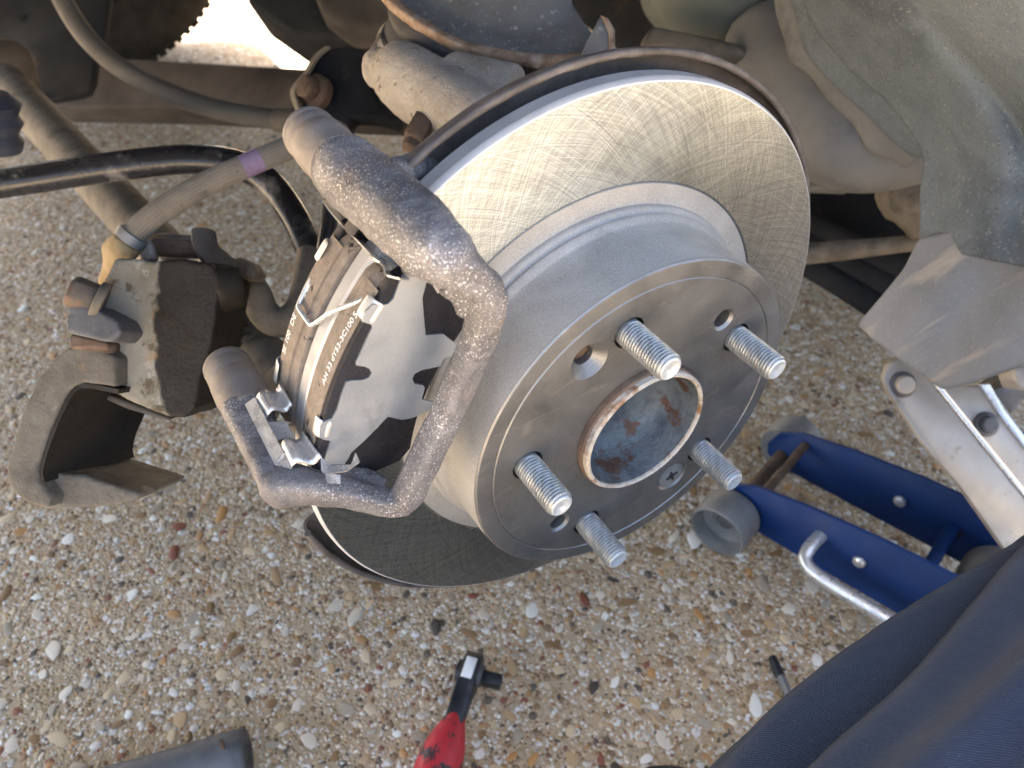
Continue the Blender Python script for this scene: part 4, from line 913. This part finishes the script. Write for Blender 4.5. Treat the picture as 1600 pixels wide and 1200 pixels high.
build('set_pin', MB().tube([t1 - ta * .014 + Zv * .012, t1 - ta * .014 + Zv * .028 + ta * .002], .0016, 12), M['rust'], tl)
p0, p1 = at(1207, 1028, z=.005), at(1262, 1152, z=.005); pd = (p1 - p0).normalized()
rd = thing('hex_bit', p0, 'thin grey hex bar with a black tip lying near the trousers', 'hex bar')
build('shaft', MB().tube([p0 + pd * .016, p1 + pd * .03], .0036, 6), M['jackgrey'], rd, bevel=.0003)
build('tip', MB().tube([(*(p0 + pd * -.001), .0028), (*(p0), .0036), (*(p0 + pd * .016), .0038)], seg=12), M['toolblack'], rd)

# ================================================================== PERSON
la, lb = at(1392, 1462, d=.33), at(1835, 1080, d=.335)
ld = (lb - la).normalized(); knee = lb + ld * .10; hip = la - ld * .28 + Vector((0, -.06, .05))
sh_dir = Vector((.05, .06, -1)).normalized(); ankle = knee + sh_dir * (knee.z - .09)
pathL = cr([(*hip, .105), (*(hip.lerp(la, .6)), .096), (*la, .089), (*(la.lerp(lb, .5)), .083), (*lb, .077), (*knee, .073), (*(knee.lerp(ankle, .12) + ld * .02), .068), (*knee.lerp(ankle, .5), .060), (*ankle, .055)], 14)
P = [Vector(p[:3]) for p in pathL]; n = len(P); sg = 120; a = (Vector((0, 0, 1))); rows = []; uvs = []; L_ = 0
LA, LB = (la - hip).length, (lb - hip).length
for i in range(n):
    T = (P[min(i + 1, n - 1)] - P[max(i - 1, 0)]).normalized(); a = (a - T * a.dot(T)).normalized(); b = T.cross(a)
    if i: L_ += (P[i] - P[i - 1]).length
    row = []
    for k in range(sg + 1):
        q = 2 * math.pi * k / sg; r = pathL[i][3]
        fold = .003 * math.sin(3 * q + L_ * 9 + .8 * math.sin(L_ * 14)) + .0035 * math.sin(7 * q - L_ * 12 + 1.7 * math.sin(2 * q + L_ * 10)) + .0022 * math.sin(11 * q + 23 * L_ + 2 * math.sin(3 * q))
        tt = (L_ - LA) / (LB - LA)
        for (qa, qb, dp, wd) in ((-.80, -1.22, .012, .10), (-.44, -.66, .0035, .09), (-.12, -.36, .008, .11), (.25, .10, .008, .12), (.7, .6, .010, .14)):
            cq = q - (qa + (qb - qa) * tt); cq = (cq + math.pi) % (2 * math.pi) - math.pi
            fold += -dp * math.exp(-(cq / wd) ** 2) + .45 * dp * math.exp(-((cq - 2.2 * wd) / (1.3 * wd)) ** 2) + .45 * dp * math.exp(-((cq + 2.2 * wd) / (1.3 * wd)) ** 2)
        row.append(P[i] + (a * math.cos(q) + b * math.sin(q)) * (r + fold)); uvs.append((q * .085, L_))
    rows.append(row)
me = bpy.data.meshes.new('person'); org = Vector((hip.x, hip.y, 0))
me.from_pydata([tuple(p - org) for r in rows for p in r], [], [(i * (sg + 1) + k, i * (sg + 1) + k + 1, (i + 1) * (sg + 1) + k + 1, (i + 1) * (sg + 1) + k) for i in range(n - 1) for k in range(sg)])
ul = me.uv_layers.new(name='UVMap')
for lp in me.loops: ul.data[lp.index].uv = uvs[lp.vertex_index]
me.materials.append(M['twill']); me.shade_smooth()
pe = bpy.data.objects.new('person', me); col.objects.link(pe); pe.location = org
tag(pe, 'bent leg of a crouching person in navy twill work trousers', 'person')
sc0 = at(1016, 1246, z=.03)
mb = MB(); sd = Vector((-.35, .9, 0)).normalized()
mb.tube(cr([(*(sc0 - sd * .19 + Zv * .012), .030), (*(sc0 - sd * .12 + Zv * .016), .034), (*(sc0 - sd * .05 + Zv * .004), .036), (*(sc0 - sd * .01 - Zv * .002), .031), (*(sc0 + sd * .012 - Zv * .004), .018)]), flat=.8, ref=(1, 0, 0))
build('shoe', mb, M['shoe'], pe, voxel=.003, it=6)
